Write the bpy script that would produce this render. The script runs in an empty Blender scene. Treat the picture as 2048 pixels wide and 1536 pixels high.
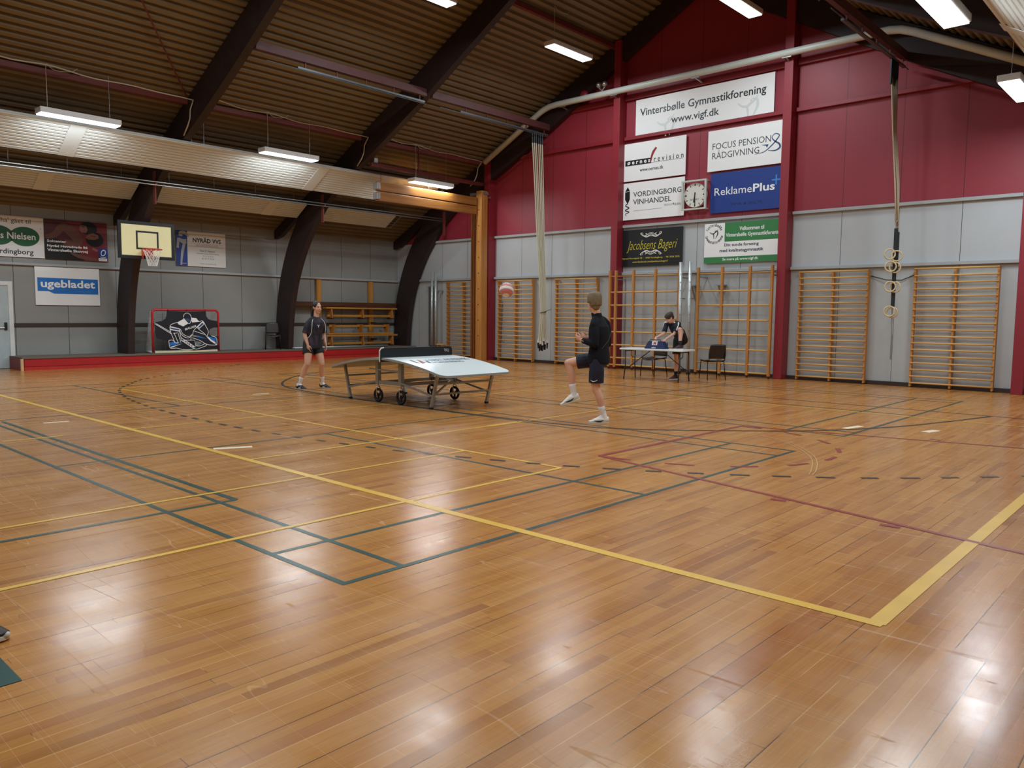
import bpy, bmesh, math, random
from mathutils import Vector, Matrix
random.seed(7)
SC = bpy.context.scene
COL = SC.collection

# ------------------------------------------------------------------ camera, world, exposure
def make_camera():
    yaw, pit, rol = 0.742070680, -0.0887297974, 0.0100370493
    f = Vector((-math.sin(yaw)*math.cos(pit), math.cos(yaw)*math.cos(pit), math.sin(pit)))
    r = Vector((math.cos(yaw), math.sin(yaw), 0)); u = r.cross(f)
    r2 = math.cos(rol)*r + math.sin(rol)*u
    u2 = -math.sin(rol)*r + math.cos(rol)*u
    cam = bpy.data.cameras.new('camera'); co = bpy.data.objects.new('camera', cam); COL.objects.link(co)
    cam.sensor_fit = 'HORIZONTAL'; cam.sensor_width = 36.0
    cam.lens = 1564.5/2048*36.0
    cam.clip_end = 200
    m = Matrix.Identity(4)
    for i in range(3):
        m[i][0] = r2[i]; m[i][1] = u2[i]; m[i][2] = -f[i]
    m[0][3], m[1][3], m[2][3] = 3.5108, -2.4689, 1.4965
    co.matrix_world = m
    SC.camera = co
make_camera()

w = bpy.data.worlds.new('world'); SC.world = w; w.use_nodes = True
w.node_tree.nodes['Background'].inputs[0].default_value = (0.05, 0.06, 0.08, 1)
w.node_tree.nodes['Background'].inputs[1].default_value = 0.05
SC.view_settings.view_transform = 'Standard'
SC.view_settings.look = 'None'
SC.view_settings.gamma = 1.0
SC.view_settings.use_curve_mapping = False
SC.view_settings.exposure = 0.66
LAMP = 52.0            # strength of the ceiling lamps' diffusers
LAMP_COL = (0.89, 0.985, 1.03, 1)
try:
    SC.cycles.use_denoising = True
    SC.cycles.denoiser = 'OPENIMAGEDENOISE'
    SC.cycles.max_bounces = 8
    SC.cycles.diffuse_bounces = 6
    SC.cycles.glossy_bounces = 3
    SC.cycles.sample_clamp_indirect = 6.0
    SC.cycles.use_light_tree = True
    SC.cycles.caustics_reflective = False
    SC.cycles.caustics_refractive = False
except Exception as e:
    print(e)

# ------------------------------------------------------------------ key dimensions (metres)
YG = 16.1                 # inner face of the gable wall
XL, XR = -19.27, 5.37     # long walls
XC = 0.5*(XL+XR)          # ridge line
YF = -9.0                 # wall behind the viewer
EAVE, SLOPE = 4.08, 0.5
def roof_z(x):
    return EAVE + SLOPE*min(x-XL, XR-x)
def mir(x): return 2*XC - x
ARCH_Y = (-8.5, -3.6, 1.3, 6.2, 11.1, 16.0)

# ------------------------------------------------------------------ materials
class NT:
    def __init__(s, m):
        s.t = m.node_tree; s.n = s.t.nodes; s.l = s.t.links
    def new(s, typ, **k):
        nd = s.n.new(typ)
        for a, b in k.items(): setattr(nd, a, b)
        return nd
    def put(s, sock, v):
        if hasattr(v, 'is_linked') or hasattr(v, 'links'): s.l.new(v, sock)
        else: sock.default_value = v
    def m(s, op, a, b=0.0, c=0.0):
        nd = s.n.new('ShaderNodeMath'); nd.operation = op
        for i, v in enumerate((a, b, c)): s.put(nd.inputs[i], v)
        return nd.outputs[0]
    def mix(s, fac, a, b, mode='MIX'):
        nd = s.n.new('ShaderNodeMix'); nd.data_type = 'RGBA'; nd.blend_type = mode
        s.put(nd.inputs[0], fac); s.put(nd.inputs[6], a); s.put(nd.inputs[7], b)
        return nd.outputs[2]
    def noise(s, vec, scale, detail=3, rough=0.5):
        nd = s.n.new('ShaderNodeTexNoise'); s.put(nd.inputs['Vector'], vec)
        nd.inputs['Scale'].default_value = scale; nd.inputs['Detail'].default_value = detail
        nd.inputs['Roughness'].default_value = rough
        return nd.outputs[0]
    def mapping(s, vec, scale=(1, 1, 1), rot=(0, 0, 0), loc=(0, 0, 0)):
        nd = s.n.new('ShaderNodeMapping'); s.put(nd.inputs[0], vec)
        nd.inputs[1].default_value = loc; nd.inputs[2].default_value = rot; nd.inputs[3].default_value = scale
        return nd.outputs[0]
    def ramp(s, fac, a, b):
        nd = s.n.new('ShaderNodeMapRange'); s.put(nd.inputs[0], fac)
        nd.inputs[1].default_value = a; nd.inputs[2].default_value = b
        return nd.outputs[0]

def lin(c):
    def g(v):
        v /= 255.0
        return v/12.92 if v <= 0.04045 else ((v+0.055)/1.055)**2.4
    return (g(c[0]), g(c[1]), g(c[2]), 1)

MATS = {}
def mat(name, col, rough=0.6, metal=0.0, spec=0.5, var=0.08, vscale=6.0, bump=0.0, bscale=40.0, coat=0.0, stretch=None, emit=None, sheen=0.0):
    """One procedural material: col is an sRGB 0-255 albedo, slightly mottled by noise."""
    if name in MATS: return MATS[name]
    m = bpy.data.materials.new(name); m.use_nodes = True
    t = NT(m); b = t.n['Principled BSDF']
    tc = t.new('ShaderNodeTexCoord').outputs['Object']
    v = t.mapping(tc, scale=stretch) if stretch else tc
    c = lin(col)
    if var > 0:
        nz = t.noise(v, vscale, 4, 0.6)
        f = t.ramp(nz, 0.25, 0.75)
        d = tuple(max(0, x*(1-var)) for x in c[:3])+(1,)
        l = tuple(min(1, x*(1+var)) for x in c[:3])+(1,)
        t.put(b.inputs['Base Color'], t.mix(f, d, l))
    else:
        b.inputs['Base Color'].default_value = c
    b.inputs['Roughness'].default_value = rough
    b.inputs['Metallic'].default_value = metal
    b.inputs['Specular IOR Level'].default_value = spec
    if coat: b.inputs['Coat Weight'].default_value = coat; b.inputs['Coat Roughness'].default_value = 0.2
    if sheen: b.inputs['Sheen Weight'].default_value = sheen
    if bump > 0:
        bn = t.new('ShaderNodeBump'); bn.inputs['Strength'].default_value = bump; bn.inputs['Distance'].default_value = 0.01
        t.put(bn.inputs['Height'], t.noise(v, bscale, 3, 0.6)); t.put(b.inputs['Normal'], bn.outputs[0])
    if emit:
        b.inputs['Emission Color'].default_value = emit[0]; b.inputs['Emission Strength'].default_value = emit[1]
    m.diffuse_color = c
    MATS[name] = m
    return m

def wood(name, c1, c2, axis=2, rough=0.45, scale=14.0):
    """Straight grained wood; axis is the grain direction in object space."""
    if name in MATS: return MATS[name]
    m = bpy.data.materials.new(name); m.use_nodes = True
    t = NT(m); b = t.n['Principled BSDF']
    tc = t.new('ShaderNodeTexCoord').outputs['Object']
    sc = [scale]*3; sc[axis] = scale*0.06
    n1 = t.noise(t.mapping(tc, scale=sc), 1.0, 5, 0.65)
    t.put(b.inputs['Base Color'], t.mix(t.ramp(n1, 0.3, 0.7), lin(c1), lin(c2)))
    b.inputs['Roughness'].default_value = rough
    MATS[name] = m
    return m

def panel_mat(name, col, axis, x0, pitch, groove, rough=0.5, var=0.04, gap=0.006):
    """Painted boards with dark vertical joints every pitch metres along axis."""
    if name in MATS: return MATS[name]
    m = bpy.data.materials.new(name); m.use_nodes = True
    t = NT(m); b = t.n['Principled BSDF']
    tc = t.new('ShaderNodeTexCoord').outputs['Object']
    sp = t.new('ShaderNodeSeparateXYZ'); t.put(sp.inputs[0], tc)
    q = t.m('FRACT', t.m('DIVIDE', t.m('SUBTRACT', sp.outputs[axis], x0), pitch))
    d = t.m('MULTIPLY', t.m('MINIMUM', q, t.m('SUBTRACT', 1.0, q)), pitch)
    mask = t.m('LESS_THAN', d, gap)
    nz = t.ramp(t.noise(tc, 0.7, 5, 0.6), 0.3, 0.7)
    sm = t.ramp(t.noise(t.mapping(tc, scale=(3, 3, 0.4)), 2.0, 4, 0.7), 0.55, 0.8)
    c = lin(col)
    base = t.mix(nz, tuple(x*(1-var) for x in c[:3])+(1,), tuple(min(1, x*(1+var)) for x in c[:3])+(1,))
    base = t.mix(t.m('MULTIPLY', sm, 0.10), base, tuple(x*0.6 for x in c[:3])+(1,))
    t.put(b.inputs['Base Color'], t.mix(mask, base, lin(groove)))
    b.inputs['Roughness'].default_value = rough
    bn = t.new('ShaderNodeBump'); bn.inputs['Strength'].default_value = 0.15; bn.inputs['Distance'].default_value = 0.01
    t.put(bn.inputs['Height'], t.noise(tc, 1.5, 3, 0.5)); t.put(b.inputs['Normal'], bn.outputs[0])
    MATS[name] = m
    return m

# ------------------------------------------------------------------ mesh building
class B:
    """Collects shapes and links them as ONE mesh object."""
    def __init__(s): s.v = []; s.f = []; s.mi = []; s.cur = 0
    def add(s, vs, fs):
        o = len(s.v); s.v += [Vector(x) for x in vs]
        for f in fs: s.f.append([i+o for i in f]); s.mi.append(s.cur)
        return s
    def box(s, lo, hi, M=None):
        (a, b, c), (d, e, g) = lo, hi
        vs = [(a, b, c), (d, b, c), (d, e, c), (a, e, c), (a, b, g), (d, b, g), (d, e, g), (a, e, g)]
        if M is not None: vs = [M @ Vector(x) for x in vs]
        return s.add(vs, [(0, 3, 2, 1), (4, 5, 6, 7), (0, 1, 5, 4), (1, 2, 6, 5), (2, 3, 7, 6), (3, 0, 4, 7)])
    def bar(s, p, q, wid, hgt, up=(0, 0, 1)):
        """Rectangular bar from p to q; hgt measured along up."""
        p, q = Vector(p), Vector(q); d = (q-p).normalized(); upv = Vector(up)
        if abs(d.dot(upv)) > 0.99: upv = Vector((1, 0, 0))
        sd = d.cross(upv).normalized(); u2 = sd.cross(d)
        vs = []
        for c in (p, q):
            for a, b in ((-1, -1), (1, -1), (1, 1), (-1, 1)):
                vs.append(c + sd*(a*wid/2) + u2*(b*hgt/2))
        return s.add(vs, [(0, 1, 2, 3), (7, 6, 5, 4), (0, 4, 5, 1), (1, 5, 6, 2), (2, 6, 7, 3), (3, 7, 4, 0)])
    def tube(s, pts, r, n=8, closed=False, cap=True):
        pts = [Vector(p) for p in pts]; k = len(pts)
        rr = r if isinstance(r, (list, tuple)) else [r]*k
        vs = []; prev = None
        for i, p in enumerate(pts):
            if closed: d = pts[(i+1) % k]-pts[i-1]
            else: d = pts[min(i+1, k-1)]-pts[max(i-1, 0)]
            d = d.normalized() if d.length > 1e-9 else Vector((0, 0, 1))
            if prev is None:
                a = d.orthogonal().normalized()
            else:
                a = prev - d*prev.dot(d)
                a = a.normalized() if a.length > 1e-6 else d.orthogonal().normalized()
            prev = a; b = d.cross(a)
            for j in range(n):
                t = 2*math.pi*j/n
                vs.append(p + (a*math.cos(t)+b*math.sin(t))*rr[i])
        fs = []
        for i in range(k if closed else k-1):
            for j in range(n):
                i2 = (i+1) % k
                fs.append((i*n+j, i*n+(j+1) % n, i2*n+(j+1) % n, i2*n+j))
        if cap and not closed:
            fs.append(tuple(range(n-1, -1, -1))); fs.append(tuple((k-1)*n+j for j in range(n)))
        return s.add(vs, fs)
    def ellipsoid(s, c, rad, n=16, m=10, M=None):
        vs = []; fs = []
        M = M or Matrix.Identity(3); c = Vector(c)
        vs.append(c + M @ Vector((0, 0, rad[2])))
        for i in range(1, m):
            th = math.pi*i/m
            for j in range(n):
                ph = 2*math.pi*j/n
                vs.append(c + M @ Vector((rad[0]*math.sin(th)*math.cos(ph), rad[1]*math.sin(th)*math.sin(ph), rad[2]*math.cos(th))))
        vs.append(c - M @ Vector((0, 0, rad[2])))
        for j in range(n): fs.append((0, 1+j, 1+(j+1) % n))
        for i in range(m-2):
            for j in range(n):
                a = 1+i*n+j; b2 = 1+i*n+(j+1) % n
                fs.append((a, a+n, b2+n, b2))
        e = len(vs)-1; o = 1+(m-2)*n
        for j in range(n): fs.append((e, o+(j+1) % n, o+j))
        return s.add(vs, fs)
    def prism(s, poly, fr, t0, t1):
        """Polygon poly (2D) swept from t0 to t1 along the third axis of fr = (origin, u, v, n)."""
        o, u, v, nn = [Vector(x) for x in fr]
        k = len(poly); vs = []
        for t in (t0, t1):
            for x, y in poly: vs.append(o+u*x+v*y+nn*t)
        fs = [tuple(range(k-1, -1, -1)), tuple(range(k, 2*k))]
        for i in range(k): fs.append((i, (i+1) % k, k+(i+1) % k, k+i))
        return s.add(vs, fs)
    def flat(s, poly, fr, t=0.0):
        o, u, v, nn = [Vector(x) for x in fr]
        return s.add([o+u*x+v*y+nn*t for x, y in poly], [tuple(range(len(poly)))])
    def strip(s, pts, wid, fr, t=0.0, closed=False):
        """Flat ribbon along 2D points."""
        o, u, v, nn = [Vector(x) for x in fr]
        k = len(pts); P = [Vector((p[0], p[1])) for p in pts]; vs = []
        for i in range(k):
            if closed: d = P[(i+1) % k]-P[i-1]
            else: d = P[min(i+1, k-1)]-P[max(i-1, 0)]
            d = d.normalized() if d.length > 1e-9 else Vector((1, 0))
            nrm = Vector((-d.y, d.x)); ww = wid[i] if isinstance(wid, (list, tuple)) else wid
            for sg in (-1, 1):
                q = P[i]+nrm*(sg*ww/2); vs.append(o+u*q.x+v*q.y+nn*t)
        fs = []
        for i in range(k if closed else k-1):
            j = (i+1) % k
            fs.append((2*i, 2*j, 2*j+1, 2*i+1))
        return s.add(vs, fs)
    def build(s, name, mats, parent=None, origin=None, smooth=False, bevel=0.0, local=False, flip=True, bseg=2, remesh=0.0, sm=0):
        me = bpy.data.meshes.new(name)
        off = Vector((0, 0, 0))
        if origin is not None and parent is None: off = Vector(origin)
        elif parent is not None and not local: off = world_loc(parent)
        me.from_pydata([x-off for x in s.v], [], s.f)
        if not isinstance(mats, (list, tuple)): mats = [mats]
        for m in mats: me.materials.append(m)
        for p, i in zip(me.polygons, s.mi): p.material_index = i
        if flip:
            bm = bmesh.new(); bm.from_mesh(me); bmesh.ops.recalc_face_normals(bm, faces=bm.faces); bm.to_mesh(me); bm.free()
        if remesh > 0:
            me = remeshed(me, remesh, sm, mats)
        if smooth:
            for p in me.polygons: p.use_smooth = True
        me.update()
        o = bpy.data.objects.new(name, me); COL.objects.link(o)
        if parent is not None: o.parent = parent
        elif origin is not None: o.location = off
        if bevel > 0:
            md = o.modifiers.new('Bevel', 'BEVEL'); md.width = bevel; md.segments = bseg; md.limit_method = 'ANGLE'; md.angle_limit = math.radians(40)
        return o

def remeshed(me, voxel, sm, mats):
    o = bpy.data.objects.new('tmp', me); COL.objects.link(o)
    r = o.modifiers.new('r', 'REMESH'); r.mode = 'VOXEL'; r.voxel_size = voxel
    if sm: q = o.modifiers.new('s', 'SMOOTH'); q.iterations = sm; q.factor = 0.5
    dg = bpy.context.evaluated_depsgraph_get()
    out = bpy.data.meshes.new_from_object(o.evaluated_get(dg))
    out.materials.clear()
    for m in mats: out.materials.append(m)
    nm = me.name
    bpy.data.objects.remove(o); bpy.data.meshes.remove(me); out.name = nm
    return out

def world_loc(o):
    p = Vector((0, 0, 0))
    while o is not None:
        p += o.location; o = o.parent
    return p

def tag(o, label=None, cat=None, group=None, kind=None):
    if label: o['label'] = label
    if cat: o['category'] = cat
    if group: o['group'] = group
    if kind: o['kind'] = kind
    return o
def thing(name, label, cat, loc=(0, 0, 0), rz=0.0, group=None):
    o = bpy.data.objects.new(name, None); COL.objects.link(o); o.empty_display_size = 0.2
    o.location = loc; o.rotation_euler = (0, 0, rz)
    return tag(o, label, cat, group)
def struct(o): o['kind'] = 'structure'; return o
def dup(root, loc, rz=None, label=None):
    r = root.copy(); COL.objects.link(r); r.location = loc
    if rz is not None: r.rotation_euler = (0, 0, rz)
    if label: r['label'] = label
    for ch in list(root.children):
        c = ch.copy(); COL.objects.link(c); c.parent = r
        for g in list(ch.children):
            d = g.copy(); COL.objects.link(d); d.parent = c
    return r
def R(d): return math.radians(d)
def arc(cx, cy, rx, ry, a0, a1, n=24):
    return [(cx+rx*math.cos(R(a0+(a1-a0)*i/n)), cy+ry*math.sin(R(a0+(a1-a0)*i/n))) for i in range(n+1)]
def rect(x0, y0, x1, y1): return [(x0, y0), (x1, y0), (x1, y1), (x0, y1)]
def ell(cx, cy, rx, ry, n=32): return arc(cx, cy, rx, ry, 0, 360, n)[:-1]
def catmull(P, n=6, closed=False):
    out = []; k = len(P)
    P = [Vector(p) for p in P]
    rng = range(k if closed else k-1)
    for i in rng:
        if closed: a, b, c, d = P[i-1], P[i], P[(i+1) % k], P[(i+2) % k]
        else: a, b, c, d = P[max(i-1, 0)], P[i], P[i+1], P[min(i+2, k-1)]
        for j in range(n):
            t = j/n
            out.append(0.5*((2*b)+(c-a)*t+(2*a-5*b+4*c-d)*t*t+(3*b-a-3*c+d)*t**3))
    if not closed: out.append(P[-1])
    return out

# ------------------------------------------------------------------ lettering
_TC = {}
def text_mesh(s, bold=0.0, shear=0.0):
    key = (s, bold, shear)
    if key in _TC: return _TC[key]
    cu = bpy.data.curves.new('t', 'FONT'); cu.body = s; cu.size = 1.0; cu.resolution_u = 2
    cu.offset = bold; cu.shear = shear
    o = bpy.data.objects.new('t', cu); COL.objects.link(o)
    dg = bpy.context.evaluated_depsgraph_get()
    me = bpy.data.meshes.new_from_object(o.evaluated_get(dg))
    vs = [(v.co.x, v.co.y) for v in me.vertices]; fs = [tuple(p.vertices) for p in me.polygons]
    bpy.data.objects.remove(o); bpy.data.curves.remove(cu); bpy.data.meshes.remove(me)
    _TC[key] = (vs, fs)
    return vs, fs
def put_text(b, s, box, fr, t=0.0, bold=0.0, shear=0.0):
    """Text s stretched into box = (x0, y0, x1, y1) of the frame fr."""
    vs, fs = text_mesh(s, bold, shear)
    if not vs: return
    xs = [v[0] for v in vs]; ys = [v[1] for v in vs]
    ax, bx, ay, by = min(xs), max(xs), min(ys), max(ys)
    o, u, v, nn = [Vector(x) for x in fr]
    sx = (box[2]-box[0])/max(bx-ax, 1e-6); sy = (box[3]-box[1])/max(by-ay, 1e-6)
    b.add([o+u*(box[0]+(x-ax)*sx)+v*(box[1]+(y-ay)*sy)+nn*t for x, y in vs], fs)
# ================================================================== the hall
# ---- materials of the hall
def floor_mat():
    m = bpy.data.materials.new('sports_floor_boards'); m.use_nodes = True
    t = NT(m); b = t.n['Principled BSDF']
    tc = t.new('ShaderNodeTexCoord').outputs['Object']
    sp = t.new('ShaderNodeSeparateXYZ'); t.put(sp.inputs[0], tc)
    X, Y = sp.outputs[0], sp.outputs[1]
    W = 0.067
    xi = t.m('FLOOR', t.m('DIVIDE', X, W)); xf = t.m('FRACT', t.m('DIVIDE', X, W))
    wn = t.new('ShaderNodeTexWhiteNoise'); wn.noise_dimensions = '1D'; t.put(wn.inputs['W'], xi)
    ys = t.m('ADD', t.m('DIVIDE', Y, 1.35), t.m('MULTIPLY', wn.outputs[0], 7.3))
    yi = t.m('FLOOR', ys); yf = t.m('FRACT', ys)
    cb = t.new('ShaderNodeCombineXYZ'); t.put(cb.inputs[0], xi); t.put(cb.inputs[1], yi)
    w2 = t.new('ShaderNodeTexWhiteNoise'); w2.noise_dimensions = '2D'; t.put(w2.inputs['Vector'], cb.outputs[0])
    cr = t.new('ShaderNodeValToRGB'); t.put(cr.inputs[0], w2.outputs[0])
    e = cr.color_ramp.elements
    cols = [(0.0, (162, 102, 48)), (0.12, (181, 119, 54)), (0.5, (189, 127, 60)), (0.85, (199, 138, 68)), (1.0, (172, 106, 52))]
    e[0].position = 0; e[0].color = lin(cols[0][1]); e[1].position = 1; e[1].color = lin(cols[-1][1])
    for p, c in cols[1:-1]:
        q = e.new(p); q.color = lin(c)
    base = cr.outputs[0]
    grain = t.noise(t.mapping(tc, scale=(90, 3.5, 1)), 1.0, 5, 0.65)
    base = t.mix(t.m('MULTIPLY', t.ramp(grain, 0.45, 0.75), 0.38), base, lin((132, 82, 38)))
    g2 = t.noise(t.mapping(tc, scale=(26, 1.3, 1)), 1.0, 4, 0.7)
    base = t.mix(t.m('MULTIPLY', t.ramp(g2, 0.5, 0.72), 0.30), base, lin((210, 150, 84)))
    base = t.mix(t.m('MULTIPLY', t.ramp(g2, 0.46, 0.30), 0.28), base, lin((146, 86, 42)))
    big = t.noise(tc, 0.35, 4, 0.6)
    base = t.mix(t.m('MULTIPLY', t.ramp(big, 0.4, 0.7), 0.25), base, lin((172, 128, 82)))
    # worn, pale scuffs and scratches
    def scratch(rot, sc, th):
        n = t.noise(t.mapping(tc, scale=sc, rot=(0, 0, rot)), 1.0, 0, 0.5)
        return t.m('LESS_THAN', t.m('ABSOLUTE', t.m('SUBTRACT', n, 0.5)), th)
    sc = t.m('MAXIMUM', scratch(0.4, (0.22, 6.5, 1), 0.0022), t.m('MAXIMUM', scratch(-0.9, (0.18, 5.7, 1), 0.002), scratch(1.9, (0.25, 7.1, 1), 0.002)))
    wear = t.ramp(t.noise(tc, 1.3, 4, 0.7), 0.50, 0.64)
    scm = t.m('MULTIPLY', sc, t.m('MULTIPLY', wear, 0.07))
    base = t.mix(scm, base, lin((226, 190, 150)))
    # joints between boards: hairline along every board, wider after every second one, and the butt ends
    dx = t.m('MULTIPLY', t.m('MINIMUM', xf, t.m('SUBTRACT', 1.0, xf)), W)
    X2 = t.m('FRACT', t.m('DIVIDE', X, 2*W)); d2 = t.m('MULTIPLY', t.m('MINIMUM', X2, t.m('SUBTRACT', 1.0, X2)), 2*W)
    dy = t.m('MULTIPLY', t.m('MINIMUM', yf, t.m('SUBTRACT', 1.0, yf)), 1.35)
    j = t.m('MAXIMUM', t.m('LESS_THAN', d2, 0.0023), t.m('MULTIPLY', t.m('LESS_THAN', dx, 0.0012), 0.35))
    j = t.m('MAXIMUM', j, t.m('MULTIPLY', t.m('LESS_THAN', dy, 0.0016), 0.8))
    lj = t.ramp(t.noise(t.mapping(tc, scale=(7, 0.9, 1)), 1.0, 2, 0.5), 0.46, 0.54)
    jc = t.mix(lj, lin((74, 44, 24)), lin((214, 166, 108)))
    base = t.mix(t.m('MULTIPLY', j, 0.9), base, jc)
    t.put(b.inputs['Base Color'], base)
    r = t.m('ADD', 0.17, t.m('MULTIPLY', t.ramp(t.noise(tc, 2.2, 4, 0.6), 0.3, 0.75), 0.13))
    t.put(b.inputs['Roughness'], t.m('ADD', r, t.m('MULTIPLY', sc, 0.2)))
    b.inputs['Specular IOR Level'].default_value = 0.5
    bn = t.new('ShaderNodeBump'); bn.inputs['Strength'].default_value = 0.22; bn.inputs['Distance'].default_value = 0.004
    h = t.m('SUBTRACT', t.m('MULTIPLY', t.noise(tc, 38, 3, 0.6), 0.25), t.m('ADD', t.m('MULTIPLY', j, 0.6), t.m('MULTIPLY', sc, 0.5)))
    h = t.m('ADD', h, t.m('MULTIPLY', t.noise(t.mapping(tc, scale=(9, 1.2, 1)), 1.0, 2, 0.5), 1.0))
    t.put(bn.inputs['Height'], h); t.put(b.inputs['Normal'], bn.outputs[0])
    return m
M_floor = floor_mat()
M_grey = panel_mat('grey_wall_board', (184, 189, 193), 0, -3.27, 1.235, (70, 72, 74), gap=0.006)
M_grey_low = panel_mat('grey_lower_board', (178, 183, 184), 0, -3.27, 1.235, (70, 72, 74), gap=0.005, var=0.07)
M_red = panel_mat('red_wall_board', (150, 46, 60), 0, -3.27, 1.235, (80, 14, 24), gap=0.006)
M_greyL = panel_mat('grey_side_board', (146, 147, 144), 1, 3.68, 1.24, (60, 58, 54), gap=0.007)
M_redp = mat('red_paint', (142, 38, 50), 0.45, var=0.05)
M_redb = mat('bright_red_paint', (176, 34, 40), 0.4, var=0.08, vscale=3)
M_ledge = mat('grey_ledge_paint', (168, 172, 174), 0.45, var=0.03)
M_roof = mat('tan_trapezoid_sheet', (127, 110, 82), 0.55, var=0.10, vscale=1.5)
M_glulam = mat('black_stained_glulam', (42, 28, 28), 0.55, var=0.25, vscale=5, stretch=(1, 1, 1))
M_dark = mat('dark_brown_skirting', (50, 38, 34), 0.5)
M_steel = mat('brushed_steel', (178, 180, 180), 0.35, 0.9, var=0.05)
M_zinc = mat('galvanised_steel', (168, 172, 172), 0.4, 0.7, var=0.08)
M_rust = mat('red_oxide_steel', (112, 48, 42), 0.55, var=0.15)
M_cream = mat('cream_pipe_paint', (200, 206, 199), 0.4, var=0.04)
M_panel = mat('off_white_panel_enamel', (216, 221, 218), 0.35, var=0.03)
M_white = mat('white_paint', (226, 228, 226), 0.4, var=0.02)
M_black = mat('black_plastic', (24, 24, 26), 0.4, var=0.05)
M_rubber = mat('black_rubber', (20, 20, 21), 0.8, var=0.1)
M_cable = mat('pale_cable', (190, 184, 168), 0.5, var=0.03)
M_pine = wood('yellow_pine', (205, 150, 74), (176, 116, 48), axis=2)
M_pineX = wood('yellow_pine_rung', (234, 188, 118), (208, 156, 86), axis=0)
M_pineY = wood('yellow_pine_long', (205, 150, 74), (170, 110, 46), axis=1)
M_brownY = wood('brown_board', (96, 58, 34), (66, 38, 22), axis=1)

# ---- floor
b = B(); b.add([(XL, YF, 0), (XR, YF, 0), (XR, YG, 0), (XL, YG, 0)], [(0, 1, 2, 3)])
floor = struct(b.build('floor', M_floor))

def line_mat(name, col):
    m = mat(name, col, 0.3, var=0.10, vscale=3.0, bump=0.05, bscale=60)
    return m
L_yel = line_mat('yellow_line_paint', (232, 184, 72))
L_grn = line_mat('green_line_paint', (34, 74, 70))
L_red = line_mat('red_line_paint', (150, 58, 58))
L_blk = line_mat('dark_line_paint', (52, 56, 58))
FR0 = ((0, 0, 0), (1, 0, 0), (0, 1, 0), (0, 0, 1))
def lines(name, m, z, segs):
    b = B()
    for i, (pts, wd) in enumerate(segs): b.strip(pts, wd, FR0, z + 0.00002*i)
    o = b.build(name, m, floor); return o
G = 0.04
grn = []
def seg(x0, y0, x1, y1, wd=G): return ([(x0, y0), (x1, y1)], wd)
def badminton(y0, y1):
    xe = -13.4
    for x in (0.0-G/2, -0.74-G/2-.02, -4.70, -8.66, xe+.78, xe+G/2): grn.append(seg(x, y0, x, y1))
    for y in (y0+G/2, y0+.44, y1-.44, y1-G/2): grn.append(seg(xe, y, 0, y))
    for a, c in ((-4.70, 0), (xe, -8.66)): grn.append(seg(a, (y0+y1)/2, c, (y0+y1)/2))
badminton(0.0, 6.1); badminton(7.6, 13.56)
grn += [seg(0.0, -1.59, -3.0, -1.59, .07), seg(-.035, -1.56, -.035, -6.0, .07), seg(-2.25, 0.57, -8.5, 0.57, .05), seg(-2.25, 0.57, -2.25, -4.0, .045)]
lines('green_line', L_grn, 0.0016, grn)
yel = [seg(-19.0, 1.50, 2.35, 1.50, .075), seg(2.32, 1.5, 2.32, 15.9, .085),
       seg(-12.2, 3.45, -1.25, 3.45, .045), seg(-1.25, 3.45, -1.25, -6, .045), seg(-2.61, 3.45, -2.61, -6, .04),
       seg(-3.75, 1.5, -3.75, 10.36, .045), seg(-3.75, 5.0, -3.75, 5.6, .10), seg(-6.67, 1.5, -6.67, 10.36, .045), seg(-6.67, 0.1, -6.67, .72, .05),
       seg(-9.3, 1.5, -9.3, 5.0, .04), seg(-10.85, 1.1, -10.95, 2.75, .035), seg(-12.2, 3.45, -12.2, 10.36, .045), seg(-12.2, 10.36, 2.3, 10.36, .05)]
lines('yellow_line', L_yel, 0.0022, yel)
red = [seg(-1.37, 4.25, 2.7, 3.36, .05), seg(-1.37, 7.51, 2.7, 8.42, .05), seg(-1.37, 4.25, -1.37, 7.51, .06),
       seg(0.92, 3.68, 0.80, 3.66, .06), seg(1.85, 3.48, 1.72, 3.46, .06), seg(0.95, 8.16, .83, 8.18, .05)]
for i in range(9):
    a = -88+i*21
    red.append((arc(-1.37, 5.88, 1.83, 1.62, a, a+9.5, 4), .05))
lines('red_line', L_red, 0.0028, red)
# nine metre dashes and six metre line in front of the gable goal
dash = catmull([(5.2, 10.6), (4.0, 8.5), (2.13, 6.28), (1.16, 5.19), (0.24, 4.44), (-.79, 3.8), (-1.88, 3.32), (-3.34, 2.87), (-5.11, 2.6), (-6.4, 2.53), (-7.56, 2.56), (-8.56, 2.62), (-9.84, 2.80), (-10.97, 3.05), (-12.08, 3.44), (-13.02, 4.0), (-14.03, 4.71), (-15.57, 6.38), (-17.2, 8.7)], 40)
dd = []; acc = 0.0; cur = []
for p, q in zip(dash, dash[1:]):
    acc += (Vector(q)-Vector(p)).length
    on = (acc % 0.40) < 0.20
    if on: cur.append((p[0], p[1]))
    elif len(cur) > 1: dd.append((cur, .05)); cur = []
    else: cur = []
lines('dashed_line', L_blk, 0.0034, dd)
circ = catmull([(-13.2, 8.6), (-12.6, 7.6), (-11.34, 6.48), (-10.28, 5.96), (-9.2, 5.78), (-7.93, 5.72), (-6.2, 5.70), (-4.6, 5.72), (-3.5, 5.80), (-2.58, 5.98), (-1.8, 6.5), (-1.07, 7.17), (-.6, 7.66), (-.18, 8.3), (.21, 9.12), (.49, 10.0), (.74, 10.91), (.86, 11.4)], 10)
lines('curved_line', L_blk, 0.0040, [([(p[0], p[1]) for p in circ], .05), seg(-13.6, 11.4, 3.0, 11.4, .035)])
b = B()
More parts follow.
